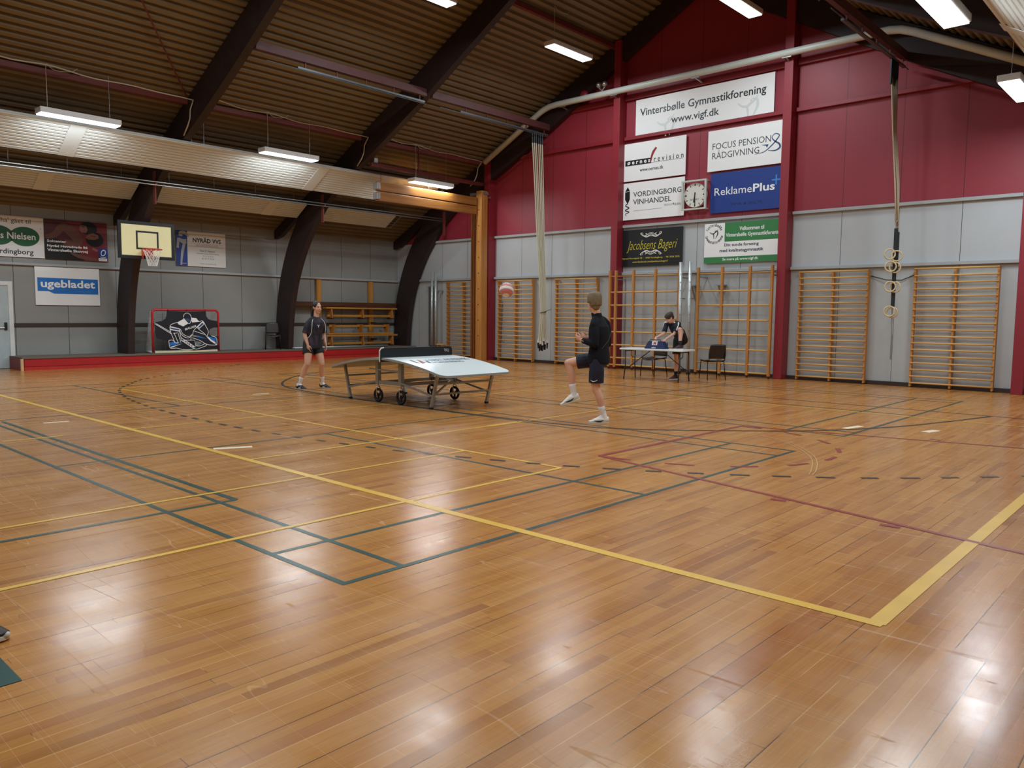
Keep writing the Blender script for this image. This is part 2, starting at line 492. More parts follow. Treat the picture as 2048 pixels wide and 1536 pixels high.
for k, off in enumerate((0, .035)):
    P = catmull([(-.80+off, 6.86+off), (-.65+off, 6.81+off), (-.25+off, 6.5+off), (.14+off, 6.02+off), (.38+off, 5.59+off), (.57+off, 5.08+off), (.63+off, 4.87)], 6)
    b.strip([(p[0], p[1]) for p in P], .007, FR0, .0044+.0001*k)
b.build('worn_line', mat('pale_worn_mark', (206, 170, 120), .5), floor)
for i, (p, q, wd, say) in enumerate((((-7.97, .90), (-7.95, 1.20), .07, 'small pale tape strip between the long yellow line and the green side line'),
        ((-4.58, 1.55), (-4.42, 1.92), .10, 'pale tape strip touching the thick yellow line on the floor'),
        ((-9.50, 4.76), (-9.48, 5.07), .05, 'thin pale tape strip on the floor near the standing player in black shorts'),
        ((-.26, 8.32), (-.18, 8.72), .10, 'pale tape strip lying between two green lines of the far badminton court'),
        ((.62, 8.78), (.69, 9.05), .12, 'short pale tape square on bare boards beyond the dashed red arc'))):
    b = B(); b.strip([p, q], wd, FR0, 0.0); b2 = B()
    bb = B(); d = (Vector(q)-Vector(p)).normalized(); c = (Vector(p)+Vector(q))/2; L = (Vector(q)-Vector(p)).length
    nx = Vector((-d.y, d.x)); P = [c-d*L/2-nx*wd/2, c+d*L/2-nx*wd/2, c+d*L/2+nx*wd/2, c-d*L/2+nx*wd/2]
    bb.prism([(v.x, v.y) for v in P], FR0, 0.0, 0.0052)
    tag(bb.build('tape_strip', mat('pale_tape', (232, 216, 186), .5), origin=(c.x, c.y, 0)), say, 'tape', 'pale tape strips on the floor')

# ---- walls
b = B()
xs = sorted([XL, XC, XR])
b.cur = 0; b.add([(XL, YG, 0), (XR, YG, 0), (XR, YG, 2.66), (XL, YG, 2.66)], [(0, 1, 2, 3)])
b.cur = 1; b.add([(XL, YG, 2.66), (XR, YG, 2.66), (XR, YG, 3.97), (XL, YG, 3.97)], [(0, 1, 2, 3)])
b.cur = 2; b.add([(XL, YG, 3.97), (XR, YG, 3.97), (XR, YG, roof_z(XR)+.3), (XC, YG, roof_z(XC)+.3), (XL, YG, roof_z(XL)+.3)], [(0, 1, 2, 3, 4)])
wall_back = struct(b.build('wall_back', [M_grey_low, M_grey, M_red], flip=False))
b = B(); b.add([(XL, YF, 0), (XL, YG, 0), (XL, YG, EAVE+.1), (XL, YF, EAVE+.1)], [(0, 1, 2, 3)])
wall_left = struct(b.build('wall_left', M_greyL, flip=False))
b = B(); b.add([(XR, YF, 0), (XR, YG, 0), (XR, YG, EAVE+.1), (XR, YF, EAVE+.1)], [(3, 2, 1, 0)])
struct(b.build('wall_right', M_greyL, flip=False))
b = B(); b.add([(XL, YF, 0), (XR, YF, 0), (XR, YF, roof_z(XR)+.3), (XC, YF, roof_z(XC)+.3), (XL, YF, roof_z(XL)+.3)], [(4, 3, 2, 1, 0)])
struct(b.build('wall_front', M_grey, flip=False))
# bay boards under the windows line of the gable, ledges and rails
COLX = (-14.40, -9.395, -4.525, 0.43)
bays = [(-18.0, -14.51), (-14.29, -9.51), (-9.28, -4.64), (-4.41, 0.32), (0.54, XR)]
def trim(name, lo, hi, m, bev=0.004):
    b = B(); b.box(lo, hi); return struct(b.build(name, m, bevel=bev))
for i, (a, c) in enumerate(bays):
    trim('trim_%d' % (i+1), (a, YG-.09, 2.63), (c, YG, 2.70), M_ledge)
    trim('trim_%d' % (i+11), (a, YG-.09, 3.94), (c, YG, 4.01), M_ledge)
    if i: trim('trim_%d' % (i+21), (a, YG-.10, 6.33), (c, YG, 6.42), M_redp)
    if 0 < i < 4: trim('trim_%d' % (i+31), (a, YG-.10, 7.40), (c, YG, 7.54), M_redp)
trim('trim_41', (XL, YF, 2.62), (XL+.08, YG, 2.68), M_ledge)
trim('trim_42', (XL, 3.63, 1.05), (XL+.025, YG, 1.15), mat('dark_brown_stripe', (58, 46, 42), .5))
trim('trim_43', (XL, YG-.03, 0), (XL+.03, YG, EAVE), M_ledge)
trim('baseboard_back', (XL, YG-.05, 0), (XR, YG, .09), M_dark)
# gable columns
for x in COLX:
    b = B(); b.box((x-.105, YG-.34, 0), (x+.105, YG, roof_z(x)-.02))
    struct(b.build('column', M_redp, origin=(x, YG-.17, 0), bevel=.006))

# ---- ceiling of trapezoid sheet, ribs along the hall
def sheet(side):
    prof = []; L = math.hypot(XC-XL, SLOPE*(XC-XL)); p = 0.2; s = 0.0
    while s < L:
        for a, d in ((0.0, 0.0), (.085, 0.0), (.115, .075), (.170, .075)): prof.append((min(s+a, L), d))
        s += p
    prof.append((L, 0))
    ux = 1/math.hypot(1, SLOPE); uz = SLOPE*ux
    vs = []; fs = []
    for s, d in prof:
        x = XL + s*ux - d*uz; z = EAVE + .015 + s*uz + d*ux
        if side: x = mir(x)
        vs += [(x, YF, z), (x, YG, z)]
    for i in range(len(prof)-1):
        fs.append((2*i, 2*i+1, 2*i+3, 2*i+2) if not side else (2*i+2, 2*i+3, 2*i+1, 2*i))
    b = B(); b.add(vs, fs)
    return struct(b.build('ceiling', M_roof, flip=False))
sheet(0); sheet(1)

# ---- glulam frames: two curved halves meeting at the ridge
OUT = catmull([(-19.2, .327), (-19.2, .6), (-19.17, 1.2), (-19.05, 2.0), (-18.8, 2.8), (-18.4, 3.6), (-17.88, 4.3), (-17.25, 4.95), (-16.6, 5.35), (-16.0, 5.70)], 4)
OUT = [(p[0], min(p[1], roof_z(p[0])-.005)) for p in OUT] + [(XC, roof_z(XC)-.005)]
INN = catmull([(-18.48, .327), (-18.46, .6), (-18.40, 1.2), (-18.25, 1.9), (-18.0, 2.6), (-17.55, 3.4), (-17.0, 4.08), (-16.4, 4.66), (-15.7, 5.12), (-14.8, 5.55), (-14.0, 5.92), (-12.2, 6.83), (-10.6, 7.72), (-9.27, 8.46), (-8.0, 9.16), (XC, 9.72)], 4)
INN = [(p[0], p[1]) for p in INN]
poly = OUT + INN[::-1]
tail = [(XL+.03, EAVE-.01), (-16.4, roof_z(-16.4)-.01), (-16.9, roof_z(-16.9)-.28), (-18.9, roof_z(-18.9)-.38), (XL+.03, EAVE-.26)]
TH = .09
for Y in ARCH_Y:
    yc = Y if Y < 16 else 15.94
    for sd in (0, 1):
        f = (lambda q: [(mir(x), z) for x, z in q]) if sd else (lambda q: q)
        fr = ((0, yc, 0), (1, 0, 0), (0, 0, 1), (0, 1, 0))
        b = B(); b.prism(f(poly), fr, -TH, TH)
        o = struct(b.build('roof_beam', M_glulam, origin=((mir(-18.8) if sd else -18.8), yc, 0)))
        b = B(); b.prism(f(tail), fr, -TH+.02, TH-.02); b.build('rafter_tail', M_glulam, o)
        if not sd:
            # red oxide plate that carries the curtain rail
            b = B(); b.box((-16.55, yc-TH-.02, 4.15), (-16.43, yc-TH, 4.95)); b.build('bracket_plate', M_rust, o)
    # ridge plate is hidden; nothing else
# purlins of red oxide steel between the frames
for k in range(len(ARCH_Y)-1):
    y0, y1 = ARCH_Y[k]+TH, (ARCH_Y[k+1] if k < 4 else 15.94)-TH
    for x in (-14.65, -9.55):
        for sd in (0, 1):
            xx = mir(x) if sd else x; z = roof_z(x)-.03
            b = B(); b.box((xx-.05, y0, z-.10), (xx+.05, y1, z+.02))
            struct(b.build('purlin_beam', M_rust, origin=(xx, (y0+y1)/2, z), bevel=.004))
# slanted brace rods
b = B(); b.tube([(-14.6, 6.1, 6.38), (-11.2, 3.2, 8.0), (-9.5, 1.5, 8.85)], .018, 6)
struct(b.build('brace_beam', M_rust, origin=(-14.6, 6.1, 6.38)))

# ---- low platform along the side wall
pl = thing('low_platform', 'long low red fronted platform with grey brown top along the grey side wall', 'platform', (-18.7, 9.75, 0))
PX = -18.22
b = B(); b.box((XL+.02, 3.5, .285), (PX+.02, YG-.05, .325)); b.build('platform_top', mat('grey_brown_carpet', (112, 100, 90), .9, var=.12, vscale=20), pl, bevel=.004)
b = B(); b.box((PX-.03, 3.55, .10), (PX, YG-.05, .285)); b.build('front_panel', M_redb, pl)
b = B(); b.box((PX-.05, 3.55, 0), (PX-.015, YG-.05, .10)); b.build('kick_panel', mat('lighter_red_paint', (186, 48, 44), .4, var=.12), pl)  # lower strip of the front, a slightly lighter mottled red
b = B(); b.box((XL+.02, 3.5, 0), (PX-.04, 3.55, .285)); b.build('end_panel', mat('dull_red_paint', (128, 40, 44), .5), pl)
b = B(); b.box((PX-.05, 3.47, 0), (PX+.02, 3.53, .29)); b.build('corner_post', mat('bare_wood_edge', (216, 176, 130), .5), pl)

# ---- door in the side wall
b = B()
b.box((XL, 3.53, 0), (XL+.07, 3.63, 2.2)); b.box((XL, 2.50, 0), (XL+.07, 2.60, 2.2)); b.box((XL, 2.60, 2.10), (XL+.07, 3.53, 2.2))
door = struct(b.build('door_1', mat('white_door_frame', (220, 224, 222), .4), origin=(XL, 3.05, 0), bevel=.004))
b = B(); b.box((XL, 2.60, .01), (XL+.045, 3.53, 2.10)); b.build('door_leaf', mat('pale_blue_grey_door', (176, 190, 194), .4), door)
b = B(); b.box((XL+.045, 3.42, .98), (XL+.09, 3.48, 1.17)); b.build('door_handle', M_black, door, bevel=.006)
b = B(); b.tube([(XL+.075, 2.75, 1.03), (XL+.075, 3.42, 1.03)], .017, 8); b.build('push_bar', M_steel, door)
# ================================================================== ceiling lamps
M_lampbody = mat('white_lamp_enamel', (226, 228, 230), .35, var=.01)
M_diff = bpy.data.materials.new('lamp_diffuser'); M_diff.use_nodes = True
_t = NT(M_diff); _p = _t.n['Principled BSDF']
_p.inputs['Base Color'].default_value = (.9, .9, .9, 1)
_p.inputs['Emission Color'].default_value = LAMP_COL; _p.inputs['Emission Strength'].default_value = 1.5
M_diff.cycles.emission_sampling = 'NONE'
_nz = _t.noise(_t.new('ShaderNodeTexCoord').outputs['Object'], 2.0, 1, .5)
_t.put(_p.inputs['Roughness'], _t.m('ADD', .4, _t.m('MULTIPLY', _nz, .05)))
def make_lamp():
    t = thing('ceiling_light', '', 'ceiling light', (0, 0, 0), 0, 'long white ceiling lights hung under the roof')
    b = B(); b.box((-.17, -.78, .02), (.17, .78, .13)); b.build('lamp_housing', M_lampbody, t, bevel=.012)
    b = B(); b.box((-.15, -.76, .0), (.15, .76, .022)); b.build('diffuser', M_diff, t)
    return t
lamp0 = make_lamp()
LIGHT = bpy.data.lights.new('tube_light', 'AREA'); LIGHT.shape = 'RECTANGLE'; LIGHT.size = .28; LIGHT.size_y = 1.5
LIGHT.energy = LAMP*math.pi*.28*1.5; LIGHT.color = LAMP_COL[:3]
def lamp_name(x, y):
    side = {-14.45: 'over the slatted heating panel', -9.25: 'high on the hockey goal side', mir(-9.25): 'high on the rings side', mir(-14.45): 'low on the rings side'}[x]
    if y > 13: return 'lit white ceiling light nearest the gable, '+side
    if y > 8: return 'lit white ceiling light one bay from the gable, '+side
    if y > 3: return 'lit white ceiling light two bays from the gable, '+side
    return 'lit white ceiling light behind the viewer, '+side
first = True
def dup_bare(root):
    r = root.copy(); COL.objects.link(r)
    for ch in list(root.children):
        if ch.name.split('.')[0] in ('lamp_housing', 'diffuser'):
            k = ch.copy(); COL.objects.link(k); k.parent = r
    return r
for x, z in ((-14.45, 5.42), (-9.25, 8.05), (mir(-9.25), 8.05), (mir(-14.45), 5.36)):
    for y in (-1.15, 3.72, 8.65, 13.45):
        o = lamp0 if first else dup_bare(lamp0); first = False
        if x < -14 and y > 13: z = 5.32
        o.location = (x, y, z); o['label'] = lamp_name(x, y)
        zr = roof_z(x)
        lo = bpy.data.objects.new('tube_light', LIGHT); COL.objects.link(lo); lo.parent = o; lo.location = (0, 0, -.006)
        q = -.6
        b = B(); b.tube([(0, q, .13), (.01, q, .4)] + catmull([(0, q, zr-z-.16), (.0, q+.02, zr-z-.05), (.02, q+.15, zr-z-.15), (.02, q+.45, zr-z-.12), (0, q+.6, zr-z-.02)], 5), .006, 5)
        b.build('cord', M_cable, o, local=True)
        b = B(); b.tube([(0, -q, .13), (0, -q, zr-z-.02)], .003, 4); b.build('wire', M_steel, o, local=True)
# ================================================================== signs
def sgn_mat(name, col, rough=.45): return mat('print_'+name, col, rough, var=.015, vscale=2)
INK = {k: sgn_mat(k, v) for k, v in dict(white=(246, 248, 249), off=(226, 226, 222), black=(22, 24, 28), navy=(24, 34, 66), grey=(120, 126, 130), pale=(220, 227, 229), red=(150, 40, 44),
    blue=(24, 58, 140), sky=(70, 140, 220), steel=(52, 82, 124), green=(58, 132, 76), dkgreen=(20, 96, 58), dkgreen2=(14, 66, 42), yellow=(222, 206, 60), text=(40, 46, 52), cyan=(32, 116, 200),
    maroon=(84, 26, 34), wine=(120, 40, 46), skin=(140, 96, 82), skin2=(110, 70, 60), hair=(20, 16, 20), orange=(200, 140, 90), silver=(170, 174, 180), light=(240, 243, 246)).items()}
class Sign:
    def __init__(s, label, o, u, v, n, W, H, base, cat='sign', group=None, th=.012, name='wall_sign'):
        s.fr = (Vector(o), Vector(u), Vector(v), Vector(n)); s.W, s.H, s.th = W, H, th
        b = B(); b.prism(rect(0, 0, W, H), s.fr, 0, th)
        s.o = b.build(name, INK[base], origin=Vector(o)+Vector(u)*W/2+Vector(v)*H/2)
        tag(s.o, label, cat, group); s.L = {}; s.k = 0
    def lay(s, part, ink):
        d = s.L.setdefault(part, (B(), []))
        if ink not in d[1]: d[1].append(ink)
        d[0].cur = d[1].index(ink); s.k += 1
        return d[0], s.th+.0015+.00012*s.k
    def px(s, P): return [(x*s.W, y*s.H) for x, y in P]
    def poly(s, P, ink, part='graphic'): b, t = s.lay(part, ink); b.flat(s.px(P), s.fr, t)
    def rect(s, a, c, d, e, ink, part='graphic'): s.poly(rect(a, c, d, e), ink, part)
    def ell(s, cx, cy, rx, ry, ink, part='graphic'): s.poly(ell(cx, cy, rx, ry), ink, part)
    def line(s, P, wd, ink, part='graphic', closed=False, smooth=0):
        b, t = s.lay(part, ink); Q = s.px(P)
        if smooth:
            n0 = len(Q); Q = [(p[0], p[1]) for p in catmull([(x, y) for x, y in Q], smooth, closed)]
            if isinstance(wd, (list, tuple)):
                m = len(Q); wd = [wd[min(int(i/(m-1)*(n0-1)), n0-2)] + ((i/(m-1)*(n0-1)) % 1)*(wd[min(int(i/(m-1)*(n0-1))+1, n0-1)]-wd[min(int(i/(m-1)*(n0-1)), n0-2)]) for i in range(m)]
        b.strip(Q, wd, s.fr, t, closed)
    def text(s, tx, x0, y0, x1, y1, ink, bold=0.0, shear=0.0, part='lettering'):
        b, t = s.lay(part, ink); put_text(b, tx, (x0*s.W, y0*s.H, x1*s.W, y1*s.H), s.fr, t, bold, shear)
    def ring_text(s, tx, cx, cy, r, a0, a1, h, ink, inward=False):
        b, t = s.lay('lettering', ink); n = len(tx)
        o, u, v, nn = s.fr
        for i, ch in enumerate(tx):
            if ch == ' ': continue
            a = R(a0+(a1-a0)*(i+.5)/n)
            rd = Vector((math.cos(a), math.sin(a))); tg = Vector((rd.y, -rd.x))
            if inward: rd, tg = -rd, -tg
            c = Vector((cx*s.W, cy*s.H))+Vector((math.cos(a), math.sin(a)))*r
            f2 = (o+u*c.x+v*c.y, u*tg.x+v*tg.y, u*rd.x+v*rd.y, nn)
            w = h*(.28 if ch in 'itlfr' else .5)
            put_text(b, ch, (-w/2, -h/2, w/2, h/2*(1 if ch.isupper() or ch in 'tlfkb' else .4)), f2, t, .01)
    def done(s):
        for part, (b, inks) in s.L.items(): b.build(part, [INK[i] for i in inks], s.o, flip=False)
GU, GV, GN = (1, 0, 0), (0, 0, 1), (0, -1, 0)
LU, LV, LN = (0, 1, 0), (0, 0, 1), (1, 0, 0)
YS = YG-.052
def gsign(label, x, z, W, H, base): return Sign(label, (x, YS, z), GU, GV, GN, W, H, base)
def gymnast(s, cx, cy, k, ink, w):
    """A leaping and a bending figure as brush strokes, in fractions of the sign height."""
    f = s.H/s.W
    def q(P): return [(cx+x*k*f, cy+y*k) for x, y in P]
    s.line(q([(-.9, .35), (-.5, .05), (-.1, -.05), (.0, -.5), (.02, -1.0)]), [w*.4, w, w*1.4, w, w*.4], ink, smooth=5)
    s.line(q([(-.1, -.05), (.25, .2), (.5, .35), (.85, .75)]), [w*1.4, w*1.2, w*.9, w*.3], ink, smooth=5)
    s.line(q([(.35, .55), (.75, .45), (.85, .0), (.65, -.5), (.4, -.95)]), [w*.5, w*1.3, w*1.5, w*1.0, w*.4], ink, smooth=5)
    s.ell(cx+.28*k*f, cy+.42*k, .10*k*f, .10*k, ink)
s = gsign('wide white banner with the gym club name, highest sign on the red gable', -8.94, 6.37, 3.96, 1.0, 'white')
gymnast(s, .24, .22, .30, 'pale', .05); gymnast(s, .83, .30, .30, 'pale', .05)
s.text('Vintersbølle Gymnastikforening', .035, .49, .947, .755, 'text', .012)
s.text('www.vigf.dk', .282, .165, .634, .41, 'text', .012); s.done()
s = gsign('white sign with a black name bar and a curved red stroke', -9.30, 5.21, 1.95, 1.02, 'white')
s.rect(.025, .41, .455, .555, 'black'); s.text('ø e r n e s', .06, .435, .44, .525, 'white', .03); s.line([(.30, .425), (.96, .425)], .008, 'text')
s.text('r e v i s i o n', .50, .435, .965, .57, 'text', .01); s.line([(.45, .45), (.462, .58), (.49, .70), (.535, .80)], [.025, .06, .075, .055], 'red', smooth=6)
s.text('www.oernes.dk', .27, .225, .655, .315, 'text', .015); s.done()
s = gsign('white sign with grey capitals and a blue swirl, above the navy sign', -6.71, 5.19, 1.99, 1.02, 'white')
s.text('FOCUS PENSION', .065, .53, .845, .685, 'text', -.004); s.text('RÅDGIVNING', .065, .30, .70, .505, 'text', -.004)
s.line([(.64, .285), (.76, .31), (.86, .44), (.93, .58), (.95, .66), (.90, .70), (.86, .63), (.89, .54), (.955, .45), (.96, .36), (.90, .31), (.82, .33)], [.004, .02, .03, .03, .025, .02, .02, .03, .045, .045, .03, .008], 'steel', smooth=6)
s.poly([(.72, .485), (.82, .475), (.80, .40), (.785, .45)], 'steel'); s.done()
s = gsign('white sign with a black corkscrew emblem beside the clock', -9.33, 4.15, 1.97, 1.01, 'white')
s.poly([(.048, .775), (.128, .785), (.09, .90)], 'black'); s.poly([(.048, .765), (.128, .775), (.128, .56), (.105, .47), (.085, .46), (.048, .56)], 'black')
s.line([(.10, .46), (.06, .39), (.12, .33), (.055, .27), (.12, .22), (.06, .17), (.075, .12)], [.03, .028, .028, .028, .025, .02, .012], 'black', smooth=6)
s.text('VORDINGBORG', .185, .61, .955, .75, 'text', .006); s.text('VINHANDEL', .185, .405, .80, .545, 'text', .006)
s.line([(.19, .235), (.66, .245)], .008, 'grey'); s.text('SKJOLD', .69, .28, .815, .345, 'grey'); s.text('BURNE', .855, .28, .965, .345, 'grey'); s.ell(.835, .33, .010, .03, 'grey'); s.done()
s = gsign('navy blue sign with white lettering and a light blue plus', -6.60, 4.13, 1.88, 1.0, 'blue')
s.text('Reklame', .06, .44, .60, .63, 'white', .0); s.text('Plus', .615, .44, .915, .64, 'white', .022)
s.line([(.87, .68), (.99, .68)], .035, 'sky'); s.line([(.93, .56), (.93, .80)], .035, 'sky'); s.text('TRYK & SKILTE', .30, .16, .75, .22, 'navy'); s.done()
s = gsign('black sign with yellow script and silver scrolls', -9.34, 2.86, 1.97, 1.01, 'black')
s.text('Jacobsens Bageri', .10, .37, .92, .70, 'yellow', -.012, .45)
for cy, sg in ((.82, 1), (.385, -1)):
    for m in (-1, 1):
        s.line([(.5+m*.02, cy), (.5+m*.08, cy-.03*sg), (.5+m*.15, cy+.03*sg), (.5+m*.17, cy+.07*sg), (.5+m*.14, cy+.075*sg), (.5+m*.13, cy+.03*sg)], [.03, .035, .025, .018, .012, .006], 'off', smooth=5)
        s.line([(.5+m*.09, cy+.06*sg), (.5+m*.06, cy+.03*sg), (.5+m*.11, cy-.01*sg)], .02, 'off', smooth=5)
    s.line(ell(.5, cy+.03*sg, .05, .04, 20), .014, 'off', closed=True); s.line(ell(.5, cy+.03*sg, .025, .02, 16), .012, 'off', closed=True)
s.text('Nyraad Hovedgade 92  ·  4760 Vordingborg  ·  Tlf. 5026 2525', .03, .19, .96, .245, 'yellow', .01); s.text('www.facebook.com/jacobsensbageri/', .20, .085, .78, .145, 'yellow', .01); s.done()
s = gsign('white and green welcome sign with a round gymnast emblem', -6.73, 2.86, 2.10, 1.01, 'white')
s.rect(.27, .53, 1.0, 1.0, 'green'); s.rect(0, 0, 1.0, .155, 'green')
s.text('Velkommen til', .46, .785, .77, .885, 'white', .02); s.text('Vintersbølle Gymnastikforening', .285, .615, .985, .74, 'white', .02)
s.text('Din sunde forening', .27, .385, .71, .485, 'navy', .02); s.text('med kvalitetsgymnastik', .21, .245, .77, .35, 'navy', .02); s.text('Se mere på www.vigf.dk', .25, .04, .71, .125, 'white', .02)
gymnast(s, .125, .745, .13, 'black', .02)
s.ring_text('Vintersbølle', .13, .745, .225, 160, 20, .075, 'text'); s.ring_text('Gymnastikforening', .13, .745, .225, 195, 345, .075, 'text', True); s.done()
XS = XL+.03
def lsign(label, y, z, W, H, base): return Sign(label, (XS, y, z), LU, LV, LN, W, H, base)
s = lsign('white sign with two overlapping dark green ovals on the side wall', 2.38, 2.82, 2.02, 1.02, 'light')
s.ell(.495, .51, .165, .24, 'dkgreen'); s.ell(.785, .51, .165, .24, 'dkgreen')
s.poly([(.64+ .022*math.cos(R(a)), .51+.13*math.sin(R(a))) for a in range(0, 360, 20)], 'dkgreen2')
s.text('Du skulle ha\' gået til', .20, .80, .855, .945, 'text', .0); s.text('Louis Nielsen', .335, .435, .905, .60, 'white', .015); s.text('Vordingborg', .385, .03, .875, .195, 'text', .015)
s.line(ell(.965, .73, .006, .012, 10), .004, 'text', closed=True); s.done()
s = lsign('dark red photo poster of two resting faces with a blue emblem', 4.42, 2.81, 1.53, 1.03, 'maroon')
s.poly([(.55, .0), (1, .0), (1, 1), (.35, 1), (.5, .6)], 'wine'); s.poly([(0, 0), (.62, 0), (.5, .3), (.15, .55), (0, .5)], 'hair')
s.line([(.02, .55), (.15, .62), (.28, .82), (.42, .72), (.52, .55), (.60, .50)], [.10, .15, .20, .26, .24, .14], 'skin2', smooth=6); s.line([(.30, .45), (.42, .40), (.55, .42)], [.14, .2, .12], 'skin2', smooth=6)
s.ell(.69, .84, .145, .165, 'hair'); s.poly([(.56, .92), (.66, .90), (.68, .80), (.655, .72), (.58, .72), (.545, .80)], 'skin'); s.line([(.585, .88), (.63, .86)], .016, 'hair'); s.line([(.60, .77), (.64, .76)], .012, 'wine')
s.ell(.79, .56, .145, .19, 'hair'); s.poly([(.68, .68), (.76, .73), (.85, .68), (.86, .60), (.78, .55), (.68, .56), (.64, .60)], 'skin'); s.line([(.73, .65), (.80, .64)], .016, 'hair'); s.line([(.66, .60), (.70, .59)], .014, 'wine')
s.line([(.40, .18), (.55, .10), (.75, .05), (.85, .05)], [.06, .10, .08, .05], 'skin2', smooth=5); s.line([(.75, .33), (.83, .27)], .06, 'skin')
s.text('Solcenter', .03, .425, .33, .49, 'light', .03); s.text('Nyråd Hovedgade 86', .03, .29, .67, .37, 'light', .03); s.text('Vintersbølle Skovvej', .03, .18, .67, .27, 'light', .03)
s.rect(.845, .09, 1.0, .34, 'blue'); s.line([(.925+.035*math.cos(R(a))+.010*math.sin(R(a)), .23+.075*math.sin(R(a))) for a in range(0, 360, 20)], .02, 'white', closed=True); s.line([(.87, .125), (.93, .105), (.97, .13)], .012, 'white', smooth=4)
s.rect(.845, .015, .985, .09, 'light'); s.text('City-Sol', .86, .03, .97, .075, 'grey'); s.done()
s = lsign('white plumber sign with a pipe wrench on a blue stripe, beside the basketball board', 7.84, 2.82, 1.52, 1.02, 'off')
s.rect(0, 0, .22, 1, 'blue')
s.line([(.03, .50), (.05, .78)], .07, 'silver'); s.line([(.17, .70), (.12, .40), (.09, .02)], [.09, .075, .05], 'silver'); s.line([(.05, .76), (.12, .70), (.20, .70)], [.08, .12, .13], 'silver', smooth=4)
s.line([(.09, .84), (.10, .93), (.17, .94), (.25, .84)], [.10, .12, .10, .02], 'silver', smooth=5); s.text('LADDOMAT', .10, .055, .20, .085, 'off')
s.text('NYRÅD VVS', .33, .69, .905, .855, 'text', .03); s.line([(.25, .66), (.965, .655)], .006, 'orange'); s.line([(.24, .575), (.965, .57)], .008, 'grey')
s.text('ALT I VVS INSTALLATION', .40, .59, .84, .64, 'grey'); s.text('Finn E. Hansen', .475, .425, .775, .49, 'text'); s.text('Vintersbølle Strandvej 4760 Vordingborg', .40, .35, .86, .40, 'grey'); s.text('Tlf. 55 37 05 60', .52, .285, .745, .325, 'grey'); s.text('Bil 40 37 05 60', .51, .215, .76, .26, 'grey'); s.text('www.nyraadvvs.dk', .465, .055, .80, .105, 'grey'); s.done()
s = lsign('white sign with a bright blue name band below the wall ledge', 4.15, 1.62, 1.56, .99, 'light')
s.poly([(.035, .715), (.975, .705), (.975, .30), (.28, .30), (.20, .36), (.035, .36)], 'cyan')
s.text('ugebladet', .085, .40, .925, .665, 'white', .025); s.poly([(.035, .30), (.28, .30), (.20, .36), (.035, .36)], 'light'); s.text('SYDSJÆLLAND', .60, .345, .88, .385, 'sky'); s.done()

# ================================================================== wall clock in its steel guard
t = thing('wall_clock', 'round white wall clock behind a square steel guard between the gable signs', 'clock', (-7.0, YG-.06, 4.63))
cx, cz = -7.0, 4.63
b = B(); b.prism(ell(cx, cz, .31, .31, 40), ((0, YG-.05, 0), GU, GV, GN), 0, .10); b.build('clock_face', mat('clock_white', (222, 222, 214), .4, var=.02), t)
b = B(); yf = YG-.152
for k in range(12):
    a = R(90-30*k); r0, r1 = (.235, .295); wd = .03 if k % 3 == 0 else .018
    b.strip([(cx+r0*math.cos(a), cz+r0*math.sin(a)), (cx+r1*math.cos(a), cz+r1*math.sin(a))], wd, ((0, yf, 0), GU, GV, GN), .001)
b.build('hour_marking', M_black, t, flip=False)
for nm, a, L, wd in (('hour_hand', -93-5, .19, .03), ('minute_hand', -88, .27, .022)):
    b = B(); a = R(a); c = Vector((cx, cz)); d = Vector((math.cos(a), math.sin(a)))
    b.strip([tuple(c-d*.07), tuple(c+d*L)], wd, ((0, yf-.004, 0), GU, GV, GN), .002 if nm[0] == 'h' else .004); b.build(nm, M_black, t, flip=False)
b = B(); put_text(b, 'BODET', (cx-.13, cz-.13, cx+.13, cz-.09), ((0, yf, 0), GU, GV, GN), .0016); b.build('lettering', INK['grey'], t, flip=False)
for z in (4.27, 4.99):
    b = B(); b.bar((cx-.36, YG-.20, z), (cx+.36, YG-.20, z), .05, .04)
    for x in (cx-.3, cx+.3): b.bar((x, YG-.20, z), (x, YG, z), .03, .03)
    b.build('guard_bar', M_cream, t)
for x in (cx-.335, cx+.335):
    b = B(); b.bar((x, YG-.20, 4.29), (x, YG-.20, 4.97), .05, .05); b.build('guard_upright', M_cream, t)

# ================================================================== wall bars
M_up = wood('amber_upright', (208, 148, 78), (174, 114, 54), axis=2)
def wall_bars(x0, x1, label):
    t = thing('wall_bars', label, 'wall bars', ((x0+x1)/2, YG-.06, 0), 0, 'wooden wall bars along the gable')
    xm = (x0+x1)/2
    for x in (x0, xm, x1):
        b = B(); b.prism([(0, .02), (.115, .02), (.115, 2.36), (.15, 2.50), (.15, 2.58), (0, 2.58)], ((x, YG-.035, 0), GN, GV, GU), -.02, .02)
        b.build('upright', M_up, t, bevel=.004)
    for k in range(18):
        z = .10+k*.1447; y = YG-.155 if k < 17 else YG-.185
        b = B(); pts = [(x0-.01, y, z), (x1+.01, y, z)]
        b.tube(pts, .0175, 8); b.build('rung', M_pineX, t, smooth=True)
    return t
wall_bars(-16.46, -14.90, 'wooden wall bars between the pale net posts and the timber mast')
wall_bars(-14.02, -12.56, 'wooden wall bars just past the timber mast, behind the flying ball')
wall_bars(-11.62, -10.10, 'wooden wall bars between the cream ropes and the red column')
wall_bars(-4.13, -2.58, 'wooden wall bars between the red column and the gym rings')
wall_bars(-1.60, -0.04, 'wooden wall bars between the gym rings and the last red column')

